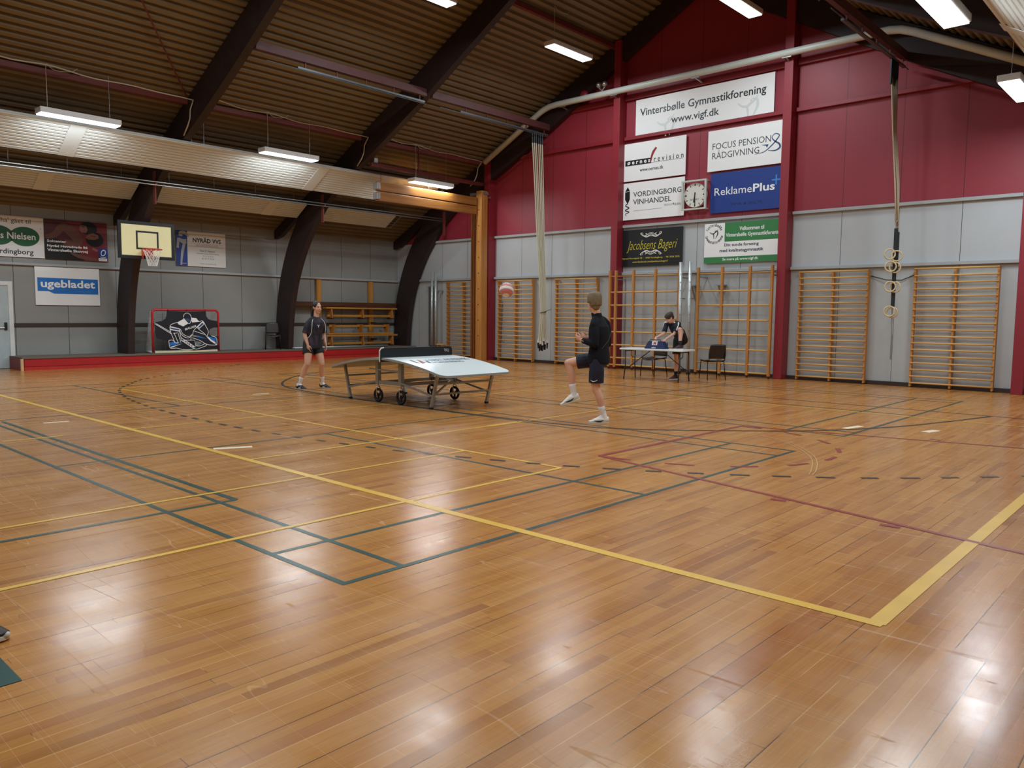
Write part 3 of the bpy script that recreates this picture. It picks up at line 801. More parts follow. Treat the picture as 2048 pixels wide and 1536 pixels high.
# ================================================================== climbing frames that fold out from the gable
def climb(xs, label):
    t = thing('climbing_ladder', label, 'climbing frame', ((xs[0]+xs[-1])/2, YG-.25, 0), 0, 'wooden climbing frames on the gable')
    for x in xs:
        b = B(); b.box((x-.03, YG-.50, .06), (x+.03, YG-.42, 2.74)); b.build('upright', M_up, t, bevel=.006)
        b = B(); b.tube([(x, YG-.46, 0), (x, YG-.46, .07)], .028, 8); b.build('foot', M_dark, t)
    for z in (.12, .32, .68, 1.04, 1.41, 1.78, 2.14):
        b = B(); b.tube([(xs[0], YG-.46, z), (xs[-1], YG-.46, z)], .021, 8); b.build('rung', M_pineX, t, smooth=True)
    b = B(); b.tube([(xs[0], YG-.46, 2.58), (xs[-1], YG-.46, 2.58)], .012, 8); b.build('rung', M_pineX, t, smooth=True)
    for x in (xs[-4], xs[-1]):
        b = B(); b.bar((x, YG-.42, 2.5), (x, YG-.006, 2.5), .03, .03); b.build('hinge_arm', M_zinc, t)
climb((-9.40, -9.20, -8.62, -7.92, -7.20), 'tall wooden climbing frame left folded beside the red column, behind the table')
climb((-6.65, -6.70+.72, -5.24, -4.68), 'tall wooden climbing frame behind the brown chair, under the green sign')
for o in COL.objects:
    if o.get('label', '').startswith('tall wooden climbing frame left folded'): o['label'] = 'tall wooden climbing frame beside the red column, under the black sign'

# ================================================================== net posts
def net_post(x, y, z0, z1, label, m, r=.045, lean=0):
    t = thing('net_post', label, 'net post', (x, y, z0), 0, None)
    b = B(); b.tube([(x, y, z0), (x+lean, y, z1)], r, 14); b.build('tube', m, t, smooth=True)
    b = B()
    for k in range(12):
        z = z0+.3+k*(z1-z0-.4)/12
        b.tube([(x+lean*(z-z0)/(z1-z0)+r*.6, y-r*.80, z), (x+lean*(z-z0)/(z1-z0)+r*.65, y-r*1.02, z)], .008, 6)
    b.build('screw', M_black, t)
    b = B(); b.tube([(x, y, z0), (x, y, z0+.05)], r*1.25, 12); b.build('foot_collar', M_rubber, t)
    b = B(); b.bar((x, y+r, z0+1.95), (x, YG if y > 15.6 else y+.2, z0+1.95), .03, .03); b.build('wall_clip', M_zinc, t)
    return t
M_post = mat('anodised_aluminium', (196, 200, 200), .35, .6, var=.05)
net_post(-7.03, 15.45, 0, 2.88, 'aluminium net post between the climbing frames, beside the black sign', M_post, lean=-.03)
net_post(-6.76, 15.45, 0, 2.88, 'aluminium net post between the climbing frames, beside the second frame', M_post, lean=-.03)
net_post(-17.02, 15.75, .33, 2.92, 'pale net post on the platform nearer the dark arch', M_post, .04, .02)
net_post(-16.80, 15.75, .33, 2.92, 'pale net post on the platform nearer the wall bars', M_post, .045, -.02)
for x, lb in ((-17.46, 'grey rail with hooks on the gable, close to the arch'), (-17.22, 'grey rail with hooks on the gable, next to the pale net posts')):
    t = thing('hook_rail', lb, 'rail', (x, YG-.04, .35))
    b = B(); b.box((x-.035, YG-.07, .35), (x+.035, YG, 2.45)); b.build('rail', mat('grey_rail', (104, 108, 110), .4, .4), t)
    for k in range(3):
        b = B(); b.tube([(x-.06+.06*k, YG-.07, 2.42), (x-.06+.06*k, YG-.16, 2.42), (x-.06+.06*k, YG-.16, 2.52)], .010, 6); b.build('hook', M_zinc, t)
# grey brackets on the wall behind the climbing frame
for x, lb in ((-6.95, 'grey steel bracket on the gable between the aluminium net posts'), (-6.18, 'grey steel bracket on the gable behind the second climbing frame')):
    t = thing('wall_bracket', lb, 'bracket', (x, YG, 1.8))
    b = B(); b.box((x-.10, YG-.28, 2.28), (x+.10, YG, 2.31)); b.build('shelf_plate', M_zinc, t)
    b = B(); b.bar((x, YG-.25, 2.27), (x, YG-.02, 1.9), .05, .02); b.build('strut', M_zinc, t)

# ================================================================== cream pipe under the roof
def fnorm(x): return roof_z(x)
yp = 15.62
pts = [(-14.35, yp, 6.30), (-12.15, yp, 7.42), (-11.95, yp, 7.51), (-11.7, yp, 7.58), (-11.4, yp, 7.60), (-2.6, yp, 7.60), (-2.3, yp, 7.60), (-2.05, yp, 7.56), (-1.8, yp, 7.46), (2.2, yp, 5.46)]
t = thing('duct_pipe', 'long cream pipe running across the red gable and down both roof slopes', 'pipe', (-7, yp, 7.6))
b = B(); b.tube(pts, .085, 14); b.build('pipe', M_cream, t, smooth=True)
for x in (-11.2, -9.395, -6.9, -4.525):
    b = B(); b.bar((x, yp, 7.50), (x, 15.84 if x < -11 else (YG-.12 if x == -6.9 else 15.755), 7.46), .04, .03); b.bar((x-.11, yp, 7.505), (x+.11, yp, 7.505), .05, .02); b.build('pipe_bracket', M_zinc, t)
t = thing('spot_lamp', 'small twin silver spot lamps on top of the cream pipe beside the red column', 'lamp', (-9.8, 15.66, 7.72))
for dx in (-.10, .10):
    b = B(); b.ellipsoid((-9.80+dx, 15.62, 7.86), (.085, .10, .085), 14, 10); b.build('lamp_head', M_steel, t, smooth=True)
    b = B(); b.tube([(-9.80+dx, 15.62, 7.79), (-9.80, 15.62, 7.692)], .02, 6); b.build('stem', M_zinc, t)
b = B(); b.ellipsoid((-10.55, 15.80, 7.74), (.15, .10, .15), 16, 10)
tag(b.build('alarm_bell', M_redp, origin=(-10.55, 15.8, 7.74), smooth=True), 'round dull red bell on the gable just above the cream pipe', 'bell')

# ================================================================== radiant heating panels
def heating_panel(name, U, Lw, y0, y1, plates, label, n=11, mirror=False, pipes=False):
    f = (lambda x: mir(x)) if mirror else (lambda x: x)
    t = thing(name, label, 'heating panel', (f((U[0]+Lw[0])/2), (y0+y1)/2, (U[1]+Lw[1])/2), 0, 'slatted white heating panels under the roof')
    dx, dz = Lw[0]-U[0], Lw[1]-U[1]; Ln = math.hypot(dx, dz); nx, nz = -dz/Ln, dx/Ln
    if nz > 0: nx, nz = -nx, -nz
    prof = []
    for k in range(n):
        for a, h in ((.0, .022), (.16, .022), (.22, 0), (.84, 0), (.90, .022)):
            q = (k+a)/n; prof.append((U[0]+dx*q - nx*h, U[1]+dz*q - nz*h))
    prof.append((Lw[0], Lw[1]))
    vs = []; fs = []
    for x, z in prof: vs += [(f(x), y0, z), (f(x), y1, z)]
    for x, z in prof: vs += [(f(x-nx*.05), y0, z-nz*.05), (f(x-nx*.05), y1, z-nz*.05)]
    m = len(prof)
    for i in range(m-1):
        fs.append((2*i, 2*i+2, 2*i+3, 2*i+1)); fs.append((2*m+2*i, 2*m+2*i+1, 2*m+2*i+3, 2*m+2*i+2))
    fs += [(0, 1, 2*m+1, 2*m), (2*m-2, 4*m-2, 4*m-1, 2*m-1)]
    fs.append(tuple(2*i for i in range(m)) + tuple(2*m+2*i for i in range(m-1, -1, -1)))
    fs.append(tuple(2*i+1 for i in range(m-1, -1, -1)) + tuple(2*m+2*i+1 for i in range(m)))
    b = B(); b.add(vs, fs); b.build('slat_panel', M_panel, t)
    for y in plates:
        b = B(); P = [(U[0]+nx*.012, U[1]+nz*.012), (Lw[0]+nx*.012, Lw[1]+nz*.012)]
        b.add([(f(P[0][0]), y-.16, P[0][1]), (f(P[1][0]), y-.16, P[1][1]), (f(P[1][0]), y+.16, P[1][1]), (f(P[0][0]), y+.16, P[0][1]),
               (f(P[0][0]-nx*.01), y-.16, P[0][1]-nz*.01), (f(P[1][0]-nx*.01), y-.16, P[1][1]-nz*.01), (f(P[1][0]-nx*.01), y+.16, P[1][1]-nz*.01), (f(P[0][0]-nx*.01), y+.16, P[0][1]-nz*.01)],
              [(0, 1, 2, 3), (7, 6, 5, 4), (0, 4, 5, 1), (1, 5, 6, 2), (2, 6, 7, 3), (3, 7, 4, 0)])
        b.build('cover_plate', M_panel, t)
    q = (0.1, .5, .9)
    for yy in [y0+.4+(y1-y0-.8)*i/3 for i in range(4)]:
        for r in (.15, .85):
            x = U[0]+dx*r; z = U[1]+dz*r+.05
            b = B(); b.tube([(f(x), yy, z), (f(x), yy, roof_z(x))], .005, 4); b.build('hanger_wire', M_steel, t)
    if pipes:
        for r in (.12, .30, .48, .66, .84):
            x = U[0]+dx*r-nx*.03; z = U[1]+dz*r-nz*.03
            b = B(); b.tube([(f(x), y1-.05, z), (f(x), y1+.25, z)], .018, 6); b.build('water_pipe', M_dark, t)
        b = B(); b.tube([(f(U[0]-nx*.03), y1+.22, U[1]-nz*.03), (f(Lw[0]-nx*.03), y1+.22, Lw[1]-nz*.03)], .02, 6); b.build('manifold_pipe', M_zinc, t)
heating_panel('heating_panel', (-14.86, 5.42), (-15.76, 4.90), -8.0, 14.2, (-2.2, 3.85, 10.0), 'broad slatted white heating panel lit by the lamps above the side wall', pipes=True)
heating_panel('heating_panel', (-14.86, 5.42), (-15.76, 4.90), -8.0, 14.2, (-2.2, 3.85, 10.0), 'broad slatted white heating panel in the upper corner, on the rings side', mirror=True)
for (a, c, pl_, lb) in ((-3.4, 1.1, (), 'narrow slatted heating panel high on the side wall behind the viewer'), (1.5, 6.0, (3.9,), 'narrow slatted heating panel above the posters'),
        (6.4, 10.9, (9.85,), 'narrow slatted heating panel above the hockey goal'), (11.3, 14.3, (), 'narrow slatted heating panel above the stacked benches')):
    heating_panel('heating_panel', (-17.15, 4.70), (-17.80, 4.40) if False else (-17.72, 4.36), a, c, pl_, lb, n=8, pipes=(a > 11))
# twin curtain rail
t = thing('curtain_rail', 'twin thin steel rails running along the arches below the heating panel', 'rail', (-16.36, 6, 4.6))
for dz in (0, .07):
    b = B(); b.tube([(-16.34+dz*.5, YF+.2, 4.60+dz), (-16.34+dz*.5, 15.6, 4.60+dz)], .016, 8); b.build('rail', M_steel, t, smooth=True)
for y in ARCH_Y:
    if y < 16: b = B(); b.bar((-16.49, y-.12, 4.63), (-16.32, y-.12, 4.63), .03, .04); b.build('rail_bracket', M_rust, t)
# pale cable slung under the roof
for k in range(2, 5):
    y0, y1 = ARCH_Y[k]+.12, (ARCH_Y[k+1] if k < 4 else 15.5)-.15
    P = []
    for i in range(19):
        q = i/18; P.append((-14.22+.03*math.sin(9*q), y0+(y1-y0)*q, 6.40-.07*math.sin(3*math.pi*q)**2-.10*q+.03*math.sin(17*q)))
    P += [(-14.4, y1+.02, 6.1), (-14.45, y1+.03, 5.9), (-14.5, y1, 5.75), (-14.72, y1, 5.56)]
    b = B(); b.tube(P, .016, 6)
    tag(b.build('cable', M_cable, origin=P[0], smooth=True), ('pale cable slung under the roof sheet nearest the viewer', 'pale cable slung under the roof sheet in the middle bay', 'pale cable slung under the roof sheet beside the gable')[k-2], 'cable', 'pale cables under the roof')
# ================================================================== basketball goal on the arch
t = thing('basketball_goal', 'cream basketball backboard with black border, red rim and white net on the dark arch', 'basketball hoop', (-17.15, 6.14, 2.85))
bx = -17.15; fr = ((bx, 5.46, 2.845), (0, 1, 0), (0, 0, 1), (1, 0, 0)); BW, BH = 1.36, .88
b = B(); b.prism(rect(0, 0, BW, BH), fr, -.02, .012); b.build('backboard', mat('cream_board', (226, 218, 168), .4, var=.03), t)
b = B(); m = M_black
for q in (rect(-.03, -.03, BW+.03, .05), rect(-.03, BH-.05, BW+.03, BH+.03), rect(-.03, .05, .05, BH-.05), rect(BW-.05, .05, BW+.03, BH-.05)): b.prism(q, fr, -.03, .022)
b.build('border_frame', M_black, t)
b = B(); x0, x1, y0, y1, w_ = .41, .98, .21, .68, .045
for q in (rect(x0, y0, x1, y0+w_), rect(x0, y1-w_, x1, y1), rect(x0, y0+w_, x0+w_, y1-w_), rect(x1-w_, y0+w_, x1, y1-w_)): b.flat(q, fr, .0135)
b.build('target_marking', M_black, t, flip=False)
rc = Vector((bx+.40, 6.11, 3.045)); rr_ = .225
b = B(); b.tube([(rc.x+rr_*math.cos(R(a)), rc.y+rr_*math.sin(R(a)), rc.z) for a in range(0, 360, 12)], .012, 8, closed=True)
M_rim = mat('rim_orange_red', (196, 62, 44), .4)
rim = b.build('rim', M_rim, t, smooth=True)
b = B(); b.prism([(0, -.02), (.19, -.02), (.10, -.24), (0, -.24)], ((bx+.012, 6.00, 3.055), (1, 0, 0), (0, 0, 1), (0, 1, 0)), -.004, .004)
b.prism([(0, -.02), (.19, -.02), (.10, -.24), (0, -.24)], ((bx+.012, 6.22, 3.055), (1, 0, 0), (0, 0, 1), (0, 1, 0)), -.004, .004); b.box((bx+.012, 6.00, 2.85), (bx+.022, 6.22, 3.055)); b.build('rim_bracket', M_rim, t)
b = B(); n = 12
for k in range(n):
    for sg in (-1, 1):
        P = []
        for i in range(13):
            q = i/12; a = 2*math.pi*k/n+sg*q*2*math.pi*2.5/n; r = rr_*(1-.55*q**.7)
            P.append((rc.x+r*math.cos(a), rc.y+r*math.sin(a), rc.z-.02-.40*q))
        b.tube(P, .005, 5)
b.build('net', mat('white_cord', (236, 236, 232), .7), t)
b = B()
for y in (5.80, 6.50):
    b.bar((bx-.03, y, 3.45), (-17.48, 6.2, 3.50), .05, .06); b.bar((bx-.03, y, 2.95), (-17.82, 6.2, 2.95), .05, .06)
b.build('support_arm', M_black, t)

# ================================================================== hockey goal with shooting target
GX = -18.34; gy0, gy1, gz0, gz1 = 6.72, 8.62, .325, 1.55
t = thing('hockey_goal', 'red framed hockey goal with a black printed shooting target on the platform', 'hockey goal', (GX-.3, (gy0+gy1)/2, gz0))
M_goal = mat('goal_red', (190, 40, 50), .35)
P = [(GX, gy0, gz0+.03), (GX, gy0, gz1-.12)] + [(GX, gy0+.10-.10*math.cos(R(a)), gz1-.12+.10*math.sin(R(a))) for a in range(15, 91, 15)] + [(GX, gy1-.10+.10*math.sin(R(a)), gz1-.12+.10*math.cos(R(a))) for a in range(0, 91, 15)] + [(GX, gy1, gz0+.03)]
b = B(); b.tube(P, .032, 12); b.build('goal_frame', M_goal, t, smooth=True)
b = B(); b.bar((GX, gy0+.05, gz0+.035), (GX, gy1-.05, gz0+.035), .05, .06); b.build('bottom_bar', mat('cream_plastic', (226, 216, 180), .4), t, bevel=.006)
b = B(); b.tube([(GX, gy0, gz0+.03), (GX-.55, gy0+.06, gz0+.03), (GX-.62, gy0+.2, gz0+.03), (GX-.62, gy1-.2, gz0+.03), (GX-.55, gy1-.06, gz0+.03), (GX, gy1, gz0+.03)], .028, 10); b.build('base_frame', M_white, t, smooth=True)
b = B(); M_net = mat('white_goal_net', (206, 208, 206), .8)
def netq(a0, a1, c0, c1, n, m_):
    A0, A1, C0, C1 = Vector(a0), Vector(a1), Vector(c0), Vector(c1)
    for i in range(n+1):
        q = i/n; b.tube([A0.lerp(A1, q), C0.lerp(C1, q)], .004, 4)
    for j in range(m_+1):
        q = j/m_; b.tube([A0.lerp(C0, q), A1.lerp(C1, q)], .004, 4)
zt, zb = gz1-.05, gz0+.05
netq((GX-.30, gy0+.05, zt), (GX-.30, gy1-.05, zt), (GX-.60, gy0+.05, zb), (GX-.60, gy1-.05, zb), 40, 26)
netq((GX, gy0, zt), (GX-.30, gy0+.05, zt), (GX, gy0, zb), (GX-.60, gy0+.05, zb), 8, 26)
netq((GX, gy1, zt), (GX-.30, gy1-.05, zt), (GX, gy1, zb), (GX-.60, gy1-.05, zb), 8, 26)
netq((GX, gy0, zt), (GX, gy1, zt), (GX-.30, gy0+.05, zt), (GX-.30, gy1-.05, zt), 40, 5)
b.build('goal_net', M_net, t)
def gp(x, y):                                    # drawing grid of the target sheet -> metres on the sheet
    u = (x-240)/1370.0; yb = 1215-45*u; v = (yb-y)/(yb-285)
    return (u*(gy1-gy0), v*(gz1-gz0))
fr = ((GX+.02, gy0, gz0), (0, 1, 0), (0, 0, 1), (1, 0, 0))
tp = [(530, 325), (940, 335), (1335, 325), (1345, 430), (1385, 485), (1450, 510), (1575, 525), (1580, 660), (1490, 668), (1415, 700), (1395, 750), (1410, 820), (1470, 845), (1600, 850), (1600, 1115), (1400, 1130), (1060, 1150), (700, 1120), (560, 1085), (530, 960), (310, 900), (285, 760), (290, 560), (430, 535), (500, 480), (520, 420)]
b = B(); b.prism([gp(*q) for q in tp], fr, -.006, .006); sheet_o = b.build('target_sheet', mat('black_target_vinyl', (22, 26, 38), .5, var=.25, vscale=5), t)
def stroke(P, wd, ink, k, closed=False, sm=5):
    Q = [gp(*q) for q in P]
    if sm: Q = [(p[0], p[1]) for p in catmull(Q, sm, closed)]
    b.strip(Q, wd, fr, .0075+.0001*k, closed)
bz = B(); k = 0
for ink, polys in (('white', [[(735, 560), (860, 490), (900, 520), (960, 580), (850, 645), (750, 600)], [(1025, 460), (1130, 470), (1190, 545), (1040, 560), (1020, 500)], [(580, 640), (780, 690), (770, 755), (585, 720)], [(1260, 530), (1310, 580), (1190, 690), (1130, 650)],
                              [(580, 1075), (830, 1000), (590, 1095)], [(1350, 840), (1530, 975), (1540, 1000), (1420, 950)], [(1050, 835), (1200, 845), (1050, 850)]]),
                   ('steel', [[(585, 665), (770, 705), (765, 735), (590, 700)], [(1255, 560), (1285, 590), (1190, 670), (1160, 655)], [(880, 480), (960, 475), (1010, 520), (1000, 560), (940, 530)]]),
                   ('cyan', [[(565, 990), (650, 970), (780, 985), (690, 1030), (570, 1055)], [(1370, 850), (1545, 890), (1530, 970), (1440, 920)], [(1060, 855), (1200, 850), (1350, 900), (1200, 880)]]),
                   ('grey', [[(1110, 950), (1200, 965), (1240, 1000), (1130, 1050), (1090, 1040)]])):
    bz.cur = ('white', 'steel', 'cyan', 'grey').index(ink)
    for pl_ in polys: k += 1; bz.flat([gp(*q) for q in pl_], fr, .0065+.00008*k)
bz.build('colour_print', [INK[i] for i in ('white', 'steel', 'cyan', 'grey')], sheet_o, flip=False)
b = B()
arts = [([(855, 450), (880, 390), (940, 365), (1000, 400), (1025, 470), (1010, 545), (970, 585), (900, 520), (860, 470)], 5), ([(735, 560), (620, 600), (580, 650), (590, 760), (640, 900), (670, 990)], 5), ([(770, 700), (800, 800), (880, 870), (960, 880), (1040, 820), (1060, 740), (1130, 660)], 5),
        ([(790, 700), (830, 790), (900, 840), (970, 855), (1030, 810)], 5), ([(1190, 545), (1260, 525), (1330, 640), (1380, 750), (1350, 840)], 5), ([(1130, 660), (1200, 720), (1300, 800), (1400, 920), (1530, 1010), (1560, 1020)], 4),
        ([(280, 575), (600, 770)], 0), ([(280, 595), (600, 800)], 0), ([(545, 950), (560, 1060), (590, 1105), (700, 1100), (830, 1130), (980, 1130), (1070, 1110)], 4), ([(545, 945), (620, 930), (680, 985), (740, 995)], 4),
        ([(800, 880), (960, 985), (1090, 1080), (1060, 1110), (940, 1030), (800, 935), (795, 880)], 0), ([(1030, 880), (1200, 940), (1300, 1000), (1400, 1030), (1540, 1030), (1560, 1000), (1550, 880), (1440, 840)], 4),
        ([(1090, 1050), (1200, 1050), (1300, 1005), (1330, 1040), (1240, 1080), (1120, 1120), (1070, 1105)], 4), ([(820, 935), (1080, 930), (1100, 1030)], 0), ([(640, 790), (740, 780), (790, 980)], 0), ([(1080, 740), (1200, 780), (1300, 810)], 4), ([(660, 790), (740, 990)], 0), ([(760, 720), (800, 880)], 0), ([(1010, 870), (1000, 930)], 0)]
for i, (P, sm) in enumerate(arts): stroke(P, .014, 'white', 20+i, sm=sm)
b.build('line_graphic', INK['white'], sheet_o, flip=False)
b = B()
def skew_text(tx, x0, y0, x1, y1, h, k):
    A = Vector(gp(x0, y0)); C = Vector(gp(x1, y1)); d = (C-A); L = d.length; d.normalize(); nrm = Vector((-d.y, d.x))
    o = Vector(fr[0])+Vector(fr[1])*A.x+Vector(fr[2])*A.y
    f2 = (o, Vector(fr[1])*d.x+Vector(fr[2])*d.y, Vector(fr[1])*nrm.x+Vector(fr[2])*nrm.y, Vector(fr[3]))
    put_text(b, tx, (0, 0, L, h), f2, .0075+.0001*k, .02, .2)
skew_text('BAUER', 885, 730, 1130, 655, .06, 50); skew_text('BAUER', 830, 965, 1060, 1095, .055, 51)
b.build('lettering', INK['white'], sheet_o, flip=False)
b = B()
for x, y in ((545, 325), (925, 330), (1320, 325), (300, 600), (1575, 640), (1590, 1100)):
    p = gp(x, y); b.tube([(GX+.03, gy0+p[0], gz0+p[1]), (GX+.035, gy0+p[0], min(gz0+p[1]+.05, gz1-.0))], .008, 5)
b.build('strap', M_black, t)

# ================================================================== stacked benches, shelf and battens on the side wall
tag(B().box((XL+.03, 11.5, 1.70), (XL+.33, 15.75, 1.85)).build('wall_shelf', M_brownY, origin=(XL+.18, 13.6, 1.7), bevel=.006), 'long brown wooden shelf board on the side wall above the gym benches', 'shelf')
for y, lb in ((12.62, 'upright pine batten on the side wall behind the standing player in the dark shirt'), (14.78, 'upright pine batten on the side wall nearer the corner')):
    t = thing('wall_batten', lb, 'batten', (XL, y, .33))
    b = B(); b.box((XL+.03, y-.09, .33), (XL+.12, y+.09, 2.60)); b.build('board', M_pine, t, bevel=.005)
    for z in (1.17, .60):
        b = B(); b.box((XL+.12, y-.03, z-.05), (XL+.42, y+.03, z)); b.build('bracket', M_dark, t)
M_amb = wood('amber_bench', (196, 140, 62), (158, 102, 40), axis=1)
M_amb2 = wood('amber_bench_leg', (190, 126, 54), (150, 92, 36), axis=2)
def gym_bench(x, y0, y1, z, up, label, dark=False):
    """z is the height of the seat's upper (or, upside down, lower) face; up = +1 stands on its feet, -1 is turned over."""
    t = thing('gym_bench', label, 'bench', (x, (y0+y1)/2, z), 0, 'gym benches stacked against the side wall')
    s = -up
    b = B(); b.box((x-.12, y0, min(z, z+s*.055)), (x+.12, y1, max(z, z+s*.055))); b.build('seat', M_amb, t, bevel=.008)
    zl = z+s*.055; zf = z+s*.36
    for y in (y0+.22, (y0+y1)/2, y1-.22):
        b = B(); fr2 = ((0, y, 0), (1, 0, 0), (0, 0, 1), (0, 1, 0))
        b.prism([(x-.10, zl), (x+.10, zl), (x+.15, zf), (x-.15, zf)], fr2, -.022, .022); b.build('leg', M_amb2, t, bevel=.004)
        b = B(); b.box((x-.17, y-.035, min(zf, zf+s*.03)), (x+.17, y+.035, max(zf, zf+s*.03))); b.build('foot', M_dark, t)
    b = B(); zz = zl+s*.20; b.box((x-.025, y0+.1, min(zz, zz+s*.07)), (x+.025, y1-.1, max(zz, zz+s*.07))); b.build('beam_rail', M_amb, t, bevel=.004)
    return t
gym_bench(XL+.42, 12.62, 15.62, 1.68, 1, 'amber gym bench highest in the stack, just below the brown shelf')
gym_bench(XL+.44, 12.68, 15.42, .755, -1, 'amber gym bench turned upside down in the middle of the stack')
gym_bench(XL+.44, 12.60, 15.62, .745, 1, 'amber gym bench lowest in the stack, standing on the platform')
for (x, y0, y1, r, lb) in ((-18.40, 11.15, 14.7, .032, 'long steel pole lying along the platform edge'), (-18.50, 11.9, 15.0, .030, 'long steel pole lying behind another on the platform')):
    t = thing('steel_pole', lb, 'pole', (x, (y0+y1)/2, .325))
    b = B(); b.tube([(x, y0, .328+r), (x, y1, .328+r)], r, 12); b.build('tube', M_post, t, smooth=True)
    b = B(); b.tube([(x, y0-.04, .328+r), (x, y0+.03, .328+r)], r*1.08, 12); b.build('end_cap', M_zinc, t)

# ================================================================== chairs
M_shell = mat('dark_brown_chair_shell', (46, 38, 36), .35, var=.06)
M_tube = mat('dark_chair_tube', (40, 40, 42), .35, .6)
def make_chair():
    t = thing('stacking_chair', '', 'chair', (0, 0, 0), 0, None)
    def grid(f, n=8, m_=8, th=.008):
        vs = []; fs = []
        for i in range(n+1):
            for j in range(m_+1): vs.append(f(i/n, j/m_))
        N = len(vs)
        for i in range(n):
            for j in range(m_): a = i*(m_+1)+j; fs.append((a, a+1, a+m_+2, a+m_+1))
        return vs, fs
    b = B(); vs, fs = grid(lambda u, v: (-.22+.44*u, -.21+.43*v, .45-.02*math.sin(math.pi*v)-.018*math.sin(math.pi*u)+.03*(abs(2*u-1)**3)-.03*max(0, .12-v)/.12))
    b.add(vs, fs); o = b.build('seat', M_shell, t, smooth=True, local=True); o.modifiers.new('s', 'SOLIDIFY').thickness = .012
    def bk(u, v):
        wv = .205+.01*math.sin(math.pi*v)-.02*v*v
        return (-wv+2*wv*u, .23+.05*v-.03*math.sin(math.pi*u)*.6+.035, .50+.33*v+.012*math.sin(math.pi*u)*v)
    b = B(); vs, fs = grid(bk); b.add(vs, fs); o = b.build('backrest', M_shell, t, smooth=True, local=True); o.modifiers.new('s', 'SOLIDIFY').thickness = .012
    for sx in (-1, 1):
        b = B(); b.tube([(sx*.18, -.15, .435), (sx*.205, -.19, .42), (sx*.225, -.22, .0)], .011, 8); b.build('leg', M_tube, t, local=True, smooth=True)
        b = B(); b.tube([(sx*.18, .16, .435), (sx*.205, .20, .42), (sx*.225, .27, .0)], .011, 8); b.build('leg', M_tube, t, local=True, smooth=True)
        b = B(); b.tube([(sx*.19, .15, .43), (sx*.195, .25, .45), (sx*.19, .285, .55), (sx*.185, .295, .72)], .010, 8); b.build('back_support', M_tube, t, local=True, smooth=True)
    b = B(); b.tube([(-.18, -.15, .43), (.18, -.15, .43), (.18, .16, .43), (-.18, .16, .43)], .010, 6, closed=True); b.build('seat_frame', M_tube, t, local=True)
    return t
ch = make_chair(); ch.location = (-18.62, 10.55, .325); ch.rotation_euler = (0, 0, R(62)); ch['label'] = 'dark chair on the platform against the foot of the middle arch'
dup(ch, (-7.05, 14.25, 0), R(-8), 'dark brown chair tucked behind the white folding table')
dup(ch, (-5.60, 14.55, 0), R(-128), 'dark brown chair standing free beside the end of the folding table')
for o in COL.objects:
    if o.get('label', '').startswith('dark chair on the platform'): o['group'] = 'dark stacking chairs'
    if o.get('label', '').startswith('dark brown chair'): o['group'] = 'dark stacking chairs'

# ================================================================== folding table and bag
t = thing('folding_table', 'white plastic folding table with black steel legs by the climbing frames', 'table', (-6.33, 13.24, 0), R(3.5))
b = B(); b.box((-.82, -.31, .695), (.82, .31, .735)); b.build('table_top', mat('white_plastic_top', (232, 238, 238), .35, var=.02), t, local=True, bevel=.012)
for sx in (-1, 1):
    for sy in (-1, 1):
        b = B(); b.tube([(sx*.70, sy*.22, .69), (sx*.70, sy*.22, .32), (sx*.70, sy*.24, .22), (sx*.71, sy*.27, .0)], .013, 8); b.build('leg', M_black, t, local=True, smooth=True)
    b = B(); b.tube([(sx*.70, -.23, .25), (sx*.70, .23, .25)], .012, 8); b.tube([(sx*.70, -.22, .67), (sx*.70, .22, .67)], .011, 8); b.build('leg_crossbar', M_black, t, local=True)
    b = B(); b.tube([(sx*.70, 0, .30), (sx*.16, 0, .685)], .010, 8); b.build('leg_brace', M_black, t, local=True)
    b = B(); b.tube([(sx*.70, -.0, .25), (sx*.70, 0, .30)], .014, 8); b.tube([(sx*.62, -.10, .685), (sx*.62, -.10, .56), (sx*.60, -.06, .52), (sx*.60, .06, .52), (sx*.62, .10, .56), (sx*.62, .10, .685)], .008, 6); b.build('locking_bar', M_black, t, local=True)
bag = thing('sports_bag', 'dark navy bag with a white label on the folding table, held by the boy', 'bag', (-6.31, 13.20, .735), R(3.5))
b = B()
b.add([(-.27, -.12, 0), (.27, -.12, 0), (.27, .12, 0), (-.27, .12, 0), (-.19, -.07, .175), (.19, -.07, .175), (.19, .07, .175), (-.19, .07, .175)], [(0, 3, 2, 1), (4, 5, 6, 7), (0, 1, 5, 4), (1, 2, 6, 5), (2, 3, 7, 6), (3, 0, 4, 7)])
b.build('bag_body', mat('navy_bag_cloth', (24, 40, 84), .7, var=.15, vscale=14), bag, local=True, bevel=.02)
fr2 = ((0, -.12, 0), (1, 0, 0), (0, .275, .961), (0, -.961, .275))
b = B(); b.flat(rect(-.075, .09, .065, .19), fr2, .003); b.build('label_patch', mat('white_patch', (226, 214, 218), .5), bag, local=True)
b = B(); put_text(b, 'M', (-.03, .10, .03, .17), fr2, .005, .02); b.build('patch_print', INK['red'], bag, local=True, flip=False)
b = B(); put_text(b, 'select', (-.07, .015, .04, .045), fr2, .004, .02); b.build('lettering', INK['white'], bag, local=True, flip=False)
b = B(); b.tube([(-.15, -.07, .165), (-.13, -.06, .21), (.13, -.06, .21), (.15, -.07, .165)], .010, 6); b.build('handle', M_black, bag, local=True)

